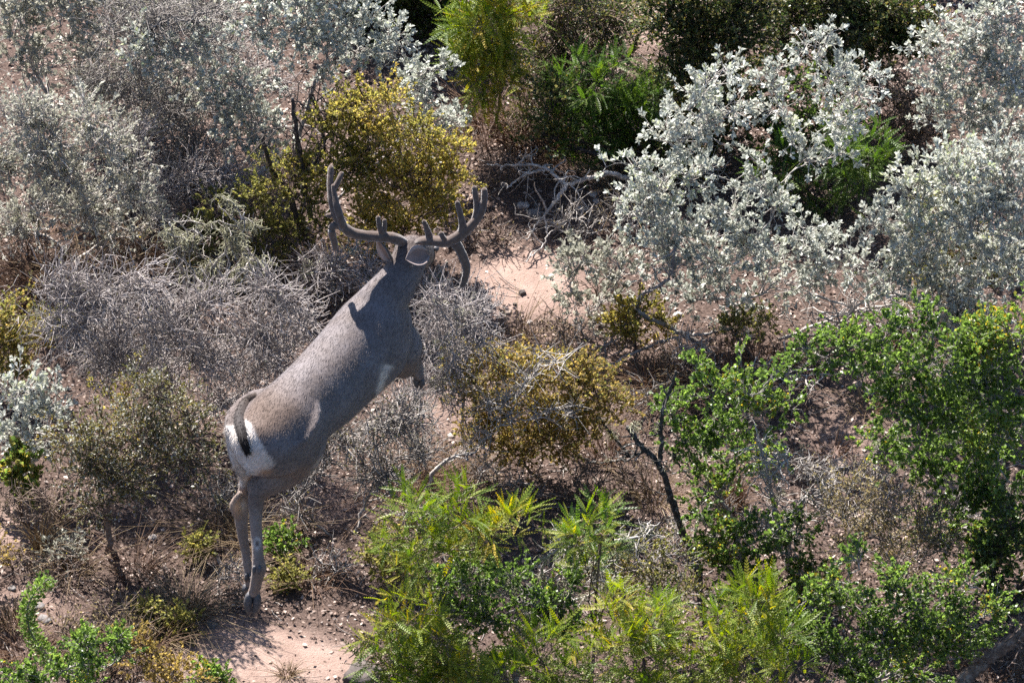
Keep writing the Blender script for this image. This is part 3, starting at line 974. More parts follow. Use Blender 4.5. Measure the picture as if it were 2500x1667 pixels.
    tw['kind'] = 'stuff'
    TRIS[0] += 2*(len(F1[0])+len(F2[0])+len(F3[0]))
    # leaves along the twigs
    nl = int(N3*st['n'])
    if nl:
        tsel = rg.integers(0, N3, nl)
        t = st['tip'] + (1-st['tip'])*rg.random(nl)**.7
        t = np.where(rg.random(nl) < .18, rg.random(nl), t)
        f = t*(n3p-1); i0 = np.minimum(f.astype(int), n3p-2); fr = (f-i0)[:, None]
        pos = TP[tsel, i0]*(1-fr) + TP[tsel, i0+1]*fr
        tg = unit(TP[tsel, i0+1]-TP[tsel, i0])
        if st['leaf'] == 'frond':
            d = unit(tg*.6 + rnd_dir(rg, nl)*.8 + np.array([0, 0, .25]))
            nrm = unit(rnd_dir(rg, nl)*.5 + np.array([0, 0, 1.0]))
        else:
            d = unit(tg*.75 + rnd_dir(rg, nl)*.75 + np.array([0, 0, .15]))
            nrm = unit(rnd_dir(rg, nl)*.8 + np.array([0, 0, .6]) + outw[tsel]*.3)
        L = st['L']*rg.uniform(.6, 1.25, nl)
        W = L*st['W']*rg.uniform(.7, 1.25, nl)
        blob_var = rg.uniform(-.16, .16, len(C))
        var = np.clip(rg.beta(2.2, 2.2, nl) + blob_var[BI[pi_[tsel]]] + (vnoise(pos[:, 0]*7, pos[:, 1]*7+pos[:, 2]*7, seed % 7)-.5)*.35, 0, 1)
        sel = np.ones(nl, bool)
        groups = [(st['lm'], sel)]
        if mix:
            o = rg.random(nl) < mix[1]
            groups = [(st['lm'], ~o), (mix[0], o)]
        for lm, s in groups:
            if s.sum() == 0: continue
            V, F, va = place_leaves(st['leaf'], pos[s], d[s], nrm[s], L[s], W[s], var[s])
            fo = obj('foliage', mesh_from('foliage', V, F, LM[lm], False, {'var': va}), root)
            fo['kind'] = 'stuff'
            TRIS[0] += len(F)*(F.shape[1]-2)
    if lichen:
        lichen_on(root, np.concatenate([SP.reshape(-1, 3), MP[:, 5:].reshape(-1, 3)]), lichen, rg)
    return root

def lichen_on(root, cand, n_clump, rg, size=.035):
    """pale beard lichen hanging in tufts from branches"""
    cs = cand[rg.integers(0, len(cand), n_clump)]
    k = 22
    S0 = np.repeat(cs, k, 0) + rg.normal(0, .010, (n_clump*k, 3))
    ln = size*rg.uniform(.4, 1.3, n_clump*k)
    D = unit(rnd_dir(rg, n_clump*k)*.8 + np.array([0, 0, -.7]))
    TPp = curve_batch(S0, S0+D*ln[:, None], rg, 3, .35)
    V, F = tubes(TPp, np.full((len(TPp), 3), .0013)*rg.uniform(.7, 1.3, (len(TPp), 1)), 3)
    va = np.repeat(rg.random(len(TPp)), 9)
    o = obj('lichen', mesh_from('lichen', V, F, LM['lichen'], False, {'var': va}), root)
    o['kind'] = 'stuff'
    TRIS[0] += 2*len(F[0])

def dead_branch(name, label, lines, seed, bark='pale', group=None, cat='branch', twigs=14, tl=.13, lichen=0, moss=.035):
    """lines: list of (list of (px,py,z), start radius, end radius)"""
    rg = np.random.default_rng(seed)
    root = None
    P0 = P(*lines[0][0][0])
    root = empty(name, (float(P0[0]), float(P0[1]), 0.0))
    tag(root, label, cat, group)
    allp = []
    for k, (pts, r0, r1) in enumerate(lines):
        n = max(12, len(pts)*6)
        C = catmull(np.array([P(*q) for q in pts]), n)
        C = C + rg.normal(0, .0025, C.shape)
        R = np.linspace(r0, r1, n)*(1+rg.normal(0, .06, n))
        V, F = tubes(C[None], R[None], 8, True)
        obj('limb' if k == 0 else 'side_limb', mesh_from('limb', V, F, BM[bark], True), root)
        allp.append(C[n//4:])
    ap = np.concatenate(allp)
    if twigs:
        N = twigs*len(lines)
        S0 = ap[rg.integers(0, len(ap), N)]
        D = unit(rnd_dir(rg, N) + np.array([0, 0, .15]))
        E = S0 + D*(tl*rg.uniform(.4, 1.4, N))[:, None]
        E[:, 2] = np.maximum(E[:, 2], .02)
        T1 = curve_batch(S0, E, rg, 6, .14)
        n2 = N*3
        pi_ = rg.integers(0, N, n2); jj = rg.integers(1, 6, n2)
        S1 = T1[pi_, jj]
        E1 = S1 + unit(unit(T1[pi_, jj]-T1[pi_, jj-1])*.6+rnd_dir(rg, n2))*(tl*.45*rg.uniform(.4, 1.4, n2))[:, None]
        E1[:, 2] = np.maximum(E1[:, 2], .015)
        T2 = curve_batch(S1, E1, rg, 4, .14)
        V1, F1 = tubes(T1, np.linspace(.0042, .0018, 6)[None]*rg.uniform(.7, 1.2, (N, 1)), 4)
        V2, F2 = tubes(T2, np.linspace(.0020, .0010, 4)[None]*np.ones((n2, 1)), 3)
        o = obj('twigs', mesh_from('twigs', np.concatenate([V1, V2]), [F1[0], F2[0]+len(V1)], BM[bark]), root)
        o['kind'] = 'stuff'
        ap = np.concatenate([ap, T1.reshape(-1, 3)])
    if lichen:
        lichen_on(root, ap, lichen, rg, moss)
    return root

def tuft(name, label, base, n, h, spread, seed, mat='straw', lean=.5, group=None, cat='grass', w=.0017):
    """a bunch of dry grass: curved blades out of one foot"""
    rg = np.random.default_rng(seed)
    b0 = P(base[0], base[1], 0.0)
    root = empty(name, (float(b0[0]), float(b0[1]), 0.0))
    tag(root, label, cat, group)
    a = rg.uniform(0, 2*np.pi, n)
    rr = spread*np.sqrt(rg.random(n))
    S = b0 + np.stack([np.cos(a)*rr, np.sin(a)*rr, np.zeros(n)], 1)
    S[:, 2] = ground_z(S[:, 0], S[:, 1]) - .01
    hh = h*rg.uniform(.45, 1.15, n)
    out = np.stack([np.cos(a), np.sin(a), np.zeros(n)], 1) + rg.normal(0, .5, (n, 3))*np.array([1, 1, 0])
    ln = lean*rg.uniform(.3, 1.6, n)
    t = np.linspace(0, 1, 5)[None, :, None]
    pts = S[:, None] + out[:, None]*(hh*ln)[:, None, None]*t**1.7 + np.array([0, 0, 1.0])*(hh[:, None, None]*(t - .42*np.minimum(ln, 1.3)[:, None, None]*t**2.6))
    pts = pts + rg.normal(0, .006, pts.shape)*t*(h/.3)
    pts[:, :, 2] = np.maximum(pts[:, :, 2], ground_z(pts[:, :, 0], pts[:, :, 1])-.01)
    V, F = tubes(pts, w*np.linspace(1, .35, 5)[None]*rg.uniform(.6, 1.2, (n, 1)), 3)
    va = np.repeat(rg.random(n), 15)
    o = obj('blades', mesh_from('blades', V, F, LM[mat], False, {'var': va}), root)
    o['kind'] = 'stuff'
    TRIS[0] += 2*len(F[0])
    return root
# ------------------------------------------------------------------ the brush, from the far side to the near side
SAGE_G = 'silver-leaved sage shrubs'
YEL_G = 'yellowing small-leaved shrubs'
BARE_G = 'bare grey thickets'
GRN_G = 'bright green shrubs'
ACA_G = 'feathery-leaved acacia shrubs'
OLV_G = 'olive twiggy shrubs'

# --- far row
bush('evergreen_shrub', 'dense dark evergreen shrub behind the dark gap beside the top sage', 'dark', (985, 60), [(930, -60, 110), (1030, -80, 120), (960, 20, 70), (1050, 40, 60), (900, 30, 60), (1110, -60, 110), (1000, -150, 110)], 11, dens=1.1)
bush('evergreen_shrub', 'unseen tall dark evergreen added beyond the tall sage to shade the gap', 'dark', (900, -30), [(850, -200, 120), (950, -260, 130), (880, -340, 110), (1000, -330, 110), (800, -290, 100), (940, -150, 90), (1010, -200, 80)], 10, dens=.8, L=.024)  # added out of view so its shade darkens the gap beside the sage
bush('acacia_shrub', 'yellow-green feathery acacia overhanging the dark gap behind the yellow bush', 'acacia', (1200, 330), [(1190, 40, 80), (1150, 100, 70), (1225, 110, 70), (1200, 175, 70), (1135, 175, 40), (1255, 40, 60), (1180, -40, 70)], 12, ACA_G)
bush('twig_shrub', 'half-bare grey twig shrub between the overhanging acacia and the far olive shrub', 'bare_brown', (1420, 250), [(1340, 40, 80), (1430, 60, 90), (1500, 50, 80), (1380, 140, 80), (1470, 150, 70), (1320, 190, 70), (1290, 280, 70), (1400, -40, 90)], 13, dens=.9, mix=('dark', .5), n=5, L=.017)
bush('acacia_shrub', 'low deep green feathery acacia in the shade behind the fallen pale branch', 'acacia_green', (1480, 400), [(1410, 225, 60), (1460, 200, 60), (1400, 300, 60), (1520, 270, 70), (1580, 300, 60), (1470, 320, 70), (1560, 250, 60), (1500, 360, 40)], 14, ACA_G)
bush('acacia_shrub', 'small light green acacia sprays at the far edge beside the far olive shrub', 'acacia_green', (1510, 160), [(1500, 40, 50), (1530, 20, 45), (1480, 70, 40), (1560, 90, 35), (1540, -40, 50)], 15, ACA_G)
bush('olive_shrub', 'tall olive shrub with dark stems behind the big sage', 'olive', (1700, 340), [(1640, 60, 90), (1740, 90, 90), (1680, 170, 90), (1780, 190, 80), (1620, 230, 70), (1840, 60, 80), (1740, 260, 60), (1650, -40, 90), (1790, -20, 90)], 16, OLV_G, dens=1.0, bark='dark', mix=('dark', .45), L=.019)
bush('olive_shrub', 'dark olive shrub at the far edge between two sages', 'olive', (2060, 290), [(1960, 30, 90), (2060, 60, 100), (2150, 60, 80), (2110, 150, 80), (2200, 110, 60), (2040, 170, 60), (2190, 20, 70), (1900, 100, 60), (2030, -40, 90), (2250, 60, 60)], 17, OLV_G, bark='dark', mix=('dark', .55), dens=1.0, L=.019)
bush('olive_shrub', 'dark olive undergrowth between deep green acacia and big sage', 'dark', (1640, 430), [(1600, 330, 60), (1650, 380, 55), (1720, 380, 55), (1590, 420, 45), (1780, 330, 50), (1850, 280, 50), (1350, 250, 60), (1330, 330, 55)], 9, OLV_G, mix=('olive', .5), dens=.9, L=.019)
bush('olive_shrub', 'green undergrowth shrub inside the big sage', 'dark', (1960, 440), [(1930, 200, 60), (2010, 300, 60), (1960, 320, 60), (2080, 330, 50), (1890, 330, 50)], 18, OLV_G, mix=('green', .35))
bush('acacia_shrub', 'low green feathery sprays showing through the gap of the big sage', 'acacia_green', (2010, 520), [(1900, 400, 50), (1960, 420, 45), (2050, 370, 60), (2100, 400, 50), (2130, 370, 40), (1990, 470, 50), (2080, 450, 40)], 19, ACA_G, lm='acacia_green')
bush('twig_shrub', 'dead brown sticks in the gap between the big sage and the far sage', 'bare_brown', (2230, 370), [(2200, 230, 60), (2260, 260, 60), (2170, 290, 50), (2230, 320, 50), (2150, 230, 45), (2280, 330, 40)], 20, BARE_G, n_foot=5, dens=.9)
# --- far left
bush('sage_shrub', 'dusty sage shrub in the far corner behind the lichened branches', 'sage', (150, 330), [(50, 60, 70), (60, 140, 60), (130, 20, 70), (220, 40, 60), (10, 10, 60), (110, 120, 40), (270, 100, 40), (60, -50, 90), (190, -50, 80)], 21, SAGE_G, lm='silver2', dens=.9)
bush('twig_shrub', 'tangle of bare brown-grey twigs between the far sages', 'bare', (420, 440), [(300, 60, 80), (400, 50, 90), (500, 40, 80), (400, 260, 80), (310, 240, 70), (470, 330, 80), (400, 400, 70), (540, 420, 60), (230, 190, 60), (350, 150, 70), (560, 130, 70)], 22, BARE_G, dens=.7, bark='grey')
bush('sage_shrub', 'sage shrub with silver clusters low on its left of the dark trunks', 'sage', (640, 480), [(610, 280, 65), (575, 330, 50), (645, 345, 50), (540, 250, 45), (480, 190, 50), (560, 195, 55), (430, 130, 55), (330, 110, 50), (380, 140, 45), (690, 300, 35), (500, 110, 50), (620, 220, 45)], 23, SAGE_G, mix=('silver2', 0.30))
bush('sage_shrub', 'tall sage shrub on dark forked trunks behind the left antler', 'sage', (738, 480), [(640, 20, 70), (760, 40, 80), (850, 50, 65), (925, 75, 50), (885, 125, 45), (700, 90, 60), (810, 110, 55), (965, 110, 18), (985, 130, 14), (600, 70, 50), (780, 180, 40), (700, -50, 80), (830, -40, 80)], 24, SAGE_G, mix=('silver2', 0.15), bark='grey', sr=.02)
bush('lichened_shrub', 'lichen-crusted dusty sage shrub at the edge behind the straw grass', 'sage_thin', (180, 640), [(60, 300, 75), (130, 340, 75), (220, 290, 65), (50, 400, 65), (150, 420, 75), (250, 360, 65), (330, 400, 55), (80, 500, 75), (200, 500, 75), (300, 480, 65), (370, 540, 40), (290, 560, 50), (20, 260, 50), (20, 560, 60), (-40, 400, 70)], 25, SAGE_G, bark='pale', lichen=60)
bush('sage_shrub', 'thin dusty sage between the far corner sage and the tall sage', 'sage_thin', (330, 330), [(230, 130, 60), (300, 190, 60), (390, 200, 60), (450, 250, 60), (340, 270, 60), (250, 220, 50), (420, 320, 50), (300, 20, 70), (400, 10, 70), (180, 200, 50), (520, 10, 60)], 26, SAGE_G, n=9)
bush('bare_thicket', 'pale grey thicket at the far edge in front of the far corner sage', 'bare', (540, 330), [(470, 60, 70), (560, 110, 70), (520, 250, 60), (420, 150, 60), (640, 170, 60), (380, 60, 60), (560, 40, 60), (700, 210, 50)], 27, BARE_G, dens=.7)
bush('bare_thicket', 'low grey twigs over the small bare spot behind the straw grass', 'bare', (470, 560), [(400, 450, 60), (470, 430, 60), (540, 440, 55), (390, 540, 45), (330, 330, 50), (600, 430, 45)], 28, BARE_G, dens=.7, mix=('silver2', .5))
# --- yellow shrubs behind the antlers
bush('yellow_shrub', 'large golden yellow shrub behind the antlers', 'yellow', (970, 640), [(860, 260, 70), (940, 255, 60), (800, 310, 45), (900, 340, 80), (1000, 330, 70), (830, 410, 80), (950, 440, 100), (1060, 420, 70), (1100, 350, 50), (1080, 510, 60), (900, 530, 75), (1000, 550, 70), (1130, 430, 40), (750, 420, 45)], 31, YEL_G, dens=.95, n_foot=5, wisp=.3)
bush('yellow_shrub', 'greener yellowing shrub at the foot of the dark forked trunks', 'yellowgreen', (680, 640), [(690, 420, 60), (640, 470, 50), (740, 480, 50), (620, 560, 60), (700, 560, 55), (540, 510, 45), (560, 585, 50), (480, 560, 45), (450, 620, 45), (660, 630, 40), (780, 550, 40)], 32, YEL_G, dens=.85)
bush('sage_shrub', 'small silver sage sprig standing at the dark gap behind the yellow bush', 'sage', (1060, 430), [(1030, 185, 30), (1000, 205, 26), (1050, 225, 36), (1075, 175, 22), (1030, 265, 36), (1080, 300, 26), (1110, 310, 20), (1010, 330, 26)], 33, SAGE_G, sr=.007, n_foot=2, dens=.6)
# --- right-hand sages
bush('sage_shrub', 'far sage shrub behind the densest silver sage at the edge', 'sage', (2390, 490), [(2290, 120, 70), (2370, 100, 70), (2430, 170, 90), (2300, 210, 60), (2470, 50, 80), (2290, 290, 50), (2370, 260, 70), (2460, 300, 80), (2510, 200, 80), (2420, 20, 60)], 41, SAGE_G, mix=('silver2', 0.20))
bush('sage_shrub', 'densest silver sage shrub above the large green bush', 'sage', (2350, 860), [(2240, 460, 75), (2340, 420, 90), (2440, 400, 90), (2290, 550, 95), (2410, 530, 100), (2220, 640, 70), (2340, 660, 90), (2460, 640, 90), (2150, 690, 55), (2290, 740, 70), (2400, 760, 70), (2080, 640, 50), (2500, 480, 90), (2120, 560, 50), (2190, 540, 50)], 42, SAGE_G, sr=.02, mix=('silver2', .2))
bush('yellow_shrub', 'olive-yellow undergrowth showing through the densest silver sage', 'yellowgreen', (2380, 760), [(2310, 520, 70), (2300, 620, 60), (2420, 640, 60), (2250, 680, 50), (2380, 580, 50)], 43, YEL_G)
bush('sage_shrub', 'big spreading silver sage with a long arching pale limb', 'sage', (1800, 815), [(1985, 105, 48), (2030, 180, 50), (1890, 195, 45), (2110, 205, 50), (1770, 170, 24), (1740, 195, 32), (1670, 260, 52), (1790, 265, 50), (1900, 260, 40), (2060, 270, 65), (1635, 340, 50), (1720, 330, 60), (1540, 410, 40), (1600, 450, 65), (1690, 430, 60), (1560, 520, 60), (1650, 560, 75), (1760, 510, 60), (1840, 430, 45), (1890, 470, 50), (1990, 390, 36), (2060, 375, 28), (1850, 600, 70), (1750, 630, 75), (1620, 640, 65), (1900, 690, 60), (1700, 720, 60), (1800, 740, 50), (1960, 560, 55), (2000, 610, 60), (1930, 330, 30), (1990, 700, 45)], 44, SAGE_G, mix=('silver2', 0.15), sr=.022, n_foot=5)
bush('yellow_shrub', 'small yellow shrub under the arching limb of the big sage', 'yellow', (1560, 860), [(1520, 770, 42), (1575, 755, 45), (1610, 790, 34), (1495, 790, 26), (1550, 800, 36)], 45, YEL_G)
bush('sage_shrub', 'low sage sprigs spreading over bare soil beside the big sage', 'sage', (1560, 815), [(1430, 640, 48), (1520, 650, 48), (1385, 690, 24), (1400, 745, 30), (1470, 735, 36), (1490, 620, 32), (1440, 775, 26), (1390, 640, 28)], 46, SAGE_G, sr=.010, lm='silver2')
bush('yellow_shrub', 'faded yellow shrub at the root of the big sage', 'yellowgreen', (1830, 880), [(1840, 790, 45), (1790, 810, 35), (1890, 780, 35)], 47, YEL_G, dens=.7)

# --- grey thickets on both sides of the buck
bush('bare_thicket', 'wide leafless grey thicket on the left flank side of the buck', 'bare', (400, 1060), [(170, 690, 60), (250, 720, 75), (350, 700, 75), (150, 780, 80), (270, 810, 90), (400, 790, 95), (510, 730, 75), (520, 850, 95), (630, 800, 85), (640, 900, 75), (400, 890, 85), (560, 960, 65), (700, 730, 55), (740, 780, 50), (250, 900, 75), (110, 700, 40), (640, 690, 50), (700, 850, 60)], 51, BARE_G, n_foot=6, dens=.9, mix=('olive', .4), n=.7)
bush('bare_thicket', 'grey twig thicket behind the neck of the buck', 'bare', (930, 760), [(830, 640, 55), (890, 660, 60), (800, 690, 55), (760, 660, 50), (1050, 690, 45)], 52, BARE_G, dens=.8, lichen=25)
bush('bare_thicket', 'grey twig thicket in front of the chest of the buck', 'bare', (1060, 1190), [(1070, 740, 65), (1130, 790, 65), (1060, 830, 70), (1120, 880, 60), (1180, 830, 40), (1060, 930, 60), (1000, 960, 55), (1130, 960, 45), (1170, 750, 40)], 53, BARE_G, n_foot=4, dens=.85, lichen=14)
bush('bare_thicket', 'thin upright brown stems under the belly of the buck', 'bare_brown', (850, 1300), [(790, 1090, 55), (860, 1060, 65), (940, 1050, 70), (1000, 1010, 60), (900, 1140, 65), (760, 1150, 45), (1030, 1100, 55), (960, 1160, 50), (700, 1230, 35)], 54, BARE_G, n_foot=10, dens=1.0, bark='grey', tr=.0021)
bush('olive_shrub', 'olive-leaved shrub on a short dark trunk left of the hind legs', 'olive', (270, 1350), [(240, 1080, 80), (340, 1050, 75), (200, 1150, 65), (400, 1120, 65), (300, 1160, 75), (470, 1060, 60), (150, 1070, 45), (430, 990, 55), (250, 1230, 50), (520, 1130, 45), (350, 970, 60)], 55, OLV_G, bark='brown', mix=('silver2', .3), sr=.024, n_foot=4, dens=1.05)
bush('yellow_shrub', 'few large yellow and orange leaves inside the wide grey thicket', 'yellow', (370, 1050), [(330, 930, 45), (380, 960, 40), (300, 980, 35), (400, 1010, 35), (260, 960, 30)], 56, YEL_G, leaf='oval', L=.03, W=.35, n=2.5, dens=.4)
bush('sage_shrub', 'small silver sage at the edge beside the wide grey thicket', 'sage', (90, 1170), [(60, 940, 42), (100, 980, 50), (40, 1000, 42), (60, 1060, 50), (125, 1010, 34), (135, 1060, 34), (30, 1090, 36), (10, 950, 36), (90, 1110, 34)], 57, SAGE_G, mix=('silver2', 0.20), sr=.010)
bush('yellow_shrub', 'brownish yellow shrub at the edge behind the small silver sage', 'yellowgreen', (30, 950), [(30, 780, 55), (70, 840, 50), (10, 850, 50), (40, 900, 45), (110, 790, 40), (-30, 800, 50)], 58, YEL_G, mix=('ochre', .3))
bush('forb', 'leafy green forb at the foot of the small silver sage', 'green', (30, 1240), [(20, 1140, 36), (60, 1150, 30), (10, 1180, 30), (70, 1190, 22)], 59, None, 'plant', dens=.6, L=.022, mix=('yellowgreen', .5), sr=.004)

# --- middle, right of the buck
bush('ochre_shrub', 'rounded ochre shrub in the clearing right of the buck', 'ochre', (1330, 1170), [(1180, 900, 60), (1140, 960, 50), (1260, 890, 70), (1370, 900, 70), (1450, 930, 60), (1500, 980, 42), (1200, 1000, 70), (1300, 990, 80), (1400, 1000, 70), (1280, 1080, 70), (1370, 1075, 55), (1160, 1050, 42), (1220, 1080, 42), (1440, 1050, 50), (1120, 900, 36)], 61, YEL_G, n_foot=6, dens=1.0, mix=('yellowgreen', .3))
bush('bare_shrub', 'pale leafless shrub leaning across the ochre shrub', 'bare_pale', (1030, 1225), [(1200, 1050, 40), (1230, 985, 48), (1290, 930, 52), (1350, 870, 42), (1330, 1010, 40), (1400, 1000, 30), (1150, 1100, 30), (1260, 1030, 40), (1180, 980, 40)], 62, BARE_G, n_foot=2, sr=.020, dens=.5)
bush('green_shrub', 'bright green shrub around the lichened dead stem', 'green', (1810, 1340), [(1700, 890, 30), (1660, 985, 42), (1740, 955, 50), (1820, 945, 60), (1900, 915, 36), (1760, 1040, 60), (1850, 1015, 60), (1700, 1090, 50), (1720, 1180, 60), (1800, 1130, 55), (1635, 1010, 26), (1880, 1100, 42), (1930, 990, 36), (1650, 1060, 30)], 63, GRN_G, dens=.85, n_foot=4)
bush('green_shrub', 'largest bright green bush below the densest silver sage', 'green', (2390, 1420), [(1995, 860, 40), (2060, 835, 50), (2150, 825, 55), (2240, 800, 55), (2190, 900, 70), (2300, 890, 80), (2400, 830, 80), (2480, 810, 75), (2420, 950, 95), (2280, 1000, 85), (2180, 990, 55), (2150, 1080, 50), (2380, 1080, 95), (2480, 1050, 90), (2230, 1130, 65), (2350, 1190, 75), (2460, 1190, 80), (2110, 900, 45), (1960, 850, 24), (2290, 1290, 60), (2440, 1300, 80)], 64, GRN_G, sr=.026, n_foot=4, lichen=26)

# --- near row
bush('twig_shrub', 'sparse tan-leaved shrub between the green bushes beside the flat pale stone', 'tan', (2190, 1470), [(2080, 1210, 60), (2170, 1220, 70), (2250, 1280, 70), (2130, 1300, 60), (2300, 1350, 55), (2060, 1330, 50), (2200, 1370, 55), (2020, 1250, 40)], 71, OLV_G, dens=1.1, bark='grey')
bush('green_shrub', 'green shrub in front of the little pale dead tree', 'green', (1840, 1490), [(1740, 1290, 50), (1800, 1330, 60), (1880, 1260, 50), (1760, 1380, 50), (1900, 1350, 50), (1690, 1250, 36), (1960, 1300, 36), (1830, 1410, 45), (1960, 1390, 45), (1990, 1450, 45), (1700, 1350, 40)], 72, GRN_G, dens=.9, mix=('dark', .35))
bush('olive_shrub', 'olive twiggy shrub at the foot of the lichened dead stem', 'olive', (1560, 1580), [(1480, 1370, 60), (1570, 1365, 60), (1610, 1440, 60), (1520, 1450, 55), (1440, 1350, 40), (1650, 1380, 45), (1690, 1460, 45), (1390, 1330, 36)], 73, OLV_G, dens=.85, mix=('yellowgreen', .35))
bush('ochre_shrub', 'dim olive-yellow shrub in the shade between hind legs and acacia', 'yellowgreen', (950, 1470), [(930, 1330, 45), (980, 1360, 45), (920, 1400, 42), (970, 1420, 40), (1000, 1300, 40), (890, 1360, 30)], 74, YEL_G, dens=.8)
bush('acacia_shrub', 'yellow-green acacia reaching up in front of the pale leaning shrub', 'acacia', (1160, 1740), [(1020, 1260, 36), (995, 1320, 40), (1130, 1270, 52), (1200, 1300, 45), (1060, 1330, 36), (1260, 1290, 40), (990, 1390, 34), (1150, 1340, 40)], 75, ACA_G)
bush('acacia_shrub', 'single bright acacia spray rising above the lichened green bush', 'acacia', (1420, 1720), [(1430, 1285, 45), (1405, 1305, 30), (1460, 1310, 30)], 76, ACA_G, mix=('acacia_green', .5))
bush('green_shrub', 'lichen-hung green bush among the near acacias', 'green', (1240, 1720), [(1110, 1390, 45), (1160, 1420, 50), (1250, 1405, 55), (1180, 1480, 55), (1290, 1470, 55), (1380, 1420, 34), (1350, 1490, 50), (1260, 1540, 55), (1060, 1440, 34), (1400, 1540, 50), (1120, 1500, 45)], 77, GRN_G, lichen=46, dens=.85)
bush('acacia_shrub', 'near yellow-green acacia beside the sunlit bare soil', 'acacia', (1060, 1850), [(1000, 1500, 45), (950, 1560, 40), (960, 1620, 50), (1060, 1550, 50), (1040, 1640, 60), (1120, 1610, 55), (1000, 1690, 60), (1150, 1690, 60)], 78, ACA_G)
bush('acacia_shrub', 'near acacia in front of the olive twiggy shrub', 'acacia', (1540, 1880), [(1500, 1490, 40), (1560, 1560, 55), (1620, 1600, 50), (1480, 1610, 50), (1610, 1500, 40), (1320, 1600, 55), (1250, 1640, 50), (1400, 1660, 55), (1560, 1680, 60)], 79, ACA_G)
bush('acacia_shrub', 'near acacia with long yellow sprays in front of the dead tree', 'acacia', (1800, 1870), [(1830, 1490, 50), (1865, 1470, 30), (1750, 1540, 50), (1900, 1560, 55), (1720, 1610, 55), (1830, 1610, 55), (1930, 1640, 45), (1680, 1530, 36)], 80, ACA_G)
bush('green_shrub', 'near green bush over the weathered fallen log', 'green', (2150, 1800), [(2070, 1420, 40), (2100, 1365, 24), (2040, 1470, 50), (2130, 1480, 50), (2220, 1450, 50), (2290, 1480, 60), (2260, 1560, 65), (2170, 1580, 50), (2350, 1430, 42), (2330, 1570, 55), (2000, 1560, 50), (2060, 1620, 60), (2140, 1660, 60), (2250, 1640, 50), (1960, 1480, 36), (2410, 1480, 45), (1940, 1540, 45), (2120, 1540, 50), (2200, 1520, 50), (2380, 1530, 45), (2160, 1420, 40)], 81, GRN_G, dens=1.0, mix=('dark', .2), n_foot=5)
bush('green_shrub', 'shaded green shrub at the edge behind the weathered fallen log', 'dark', (2450, 1520), [(2420, 1370, 60), (2480, 1340, 60), (2400, 1420, 45), (2500, 1430, 50), (2460, 1270, 50)], 82, GRN_G, mix=('green', .3))
bush('green_shrub', 'low bright green bush at the foot of the arching green sprig', 'green', (150, 1830), [(40, 1640, 36), (110, 1640, 34), (180, 1625, 32), (250, 1640, 36), (290, 1600, 26), (205, 1560, 22), (210, 1590, 24), (292, 1560, 18), (60, 1690, 50), (200, 1690, 50)], 83, GRN_G, sr=.010)
bush('ochre_shrub', 'low ochre shrub in front of the dry grass', 'ochre', (400, 1760), [(370, 1600, 42), (430, 1620, 40), (340, 1650, 40), (460, 1660, 40), (400, 1680, 50), (310, 1570, 30)], 84, YEL_G, dens=.6)
bush('twig_shrub', 'low brown dry scrub between the arching sprig and the ochre shrub', 'tan', (240, 1620), [(210, 1530, 45), (280, 1510, 45), (150, 1540, 40), (330, 1540, 40), (250, 1570, 45), (170, 1600, 40)], 85, OLV_G, bark='brown', n=4, dens=.8)
bush('twig_shrub', 'thin dry brown scrub at the edge under the small silver sage', 'bare_brown', (110, 1310), [(60, 1250, 40), (120, 1230, 40), (160, 1260, 36), (20, 1220, 40)], 86, BARE_G, dens=.8)
for i, (x, y, r, sty, lb) in enumerate([(690, 1335, 26, 'green', 'small grey-green forb just right of the hind legs'), (695, 1415, 24, 'yellowgreen', 'small yellow-green forb below the grey-green forb'), (480, 1335, 24, 'yellowgreen', 'small yellow forb left of the hind legs'), (355, 1505, 26, 'yellowgreen', 'small lime forb in the dry grass tuft'), (440, 1530, 24, 'yellowgreen', 'lime forb at the edge of the sunlit bare soil'), (510, 1665, 18, 'green', 'tiny green seedling on the sunlit bare soil'), (140, 1350, 34, 'sage_thin', 'low grey forb beside the white stone')]):
    bush('forb', lb, sty, (x, y+20), [(x, y-8, r), (x+r*.6, y, r*.7), (x-r*.6, y+2, r*.7)], 900+i, None, 'plant', sr=.0035, dens=1.2, n_foot=2)

# arching green sprig: leaves close along one long shoot
def sprig(label, pts, seed):
    rg = np.random.default_rng(seed)
    C = catmull(np.array([P(*q) for q in pts]), 40)
    root = empty('sprig', (float(C[0][0]), float(C[0][1]), 0.0))
    tag(root, label, 'plant', None)
    V, F = tubes(C[None], np.linspace(.007, .0025, 40)[None], 6, True)
    obj('stem', mesh_from('stem', V, F, BM['grey'], True), root)
    n = 1500
    k = rg.integers(6, 40, n)
    tg = unit(np.gradient(C, axis=0))[k]
    rd = rnd_dir(rg, n)
    off = unit(rd-tg*np.sum(rd*tg, 1)[:, None])
    pos = C[k] + off*rg.uniform(.004, .032, n)[:, None] + rg.normal(0, .006, (n, 3))
    d = unit(off*.8+tg*.4+rd*.4)
    nr = unit(rnd_dir(rg, n)*.7+np.array([0, 0, .7]))
    L = .015*rg.uniform(.6, 1.3, n)
    V, F, va = place_leaves('round', pos, d, nr, L, L*.7, np.clip(rg.beta(2.5, 2, n), 0, .97))
    o = obj('foliage', mesh_from('foliage', V, F, LM['green'], False, {'var': va}), root)
    o['kind'] = 'stuff'
sprig('tall arching bright green sprig over the pebbly soil', [(175, 1665, .0), (140, 1625, .09), (102, 1583, .19), (78, 1549, .27), (66, 1510, .35), (70, 1474, .42), (90, 1440, .48), (118, 1412, .53)], 3)
sprig('short upright bright green sprig beside the tall arching one', [(190, 1690, .0), (204, 1644, .09), (200, 1600, .18), (204, 1560, .26), (216, 1540, .30)], 4)

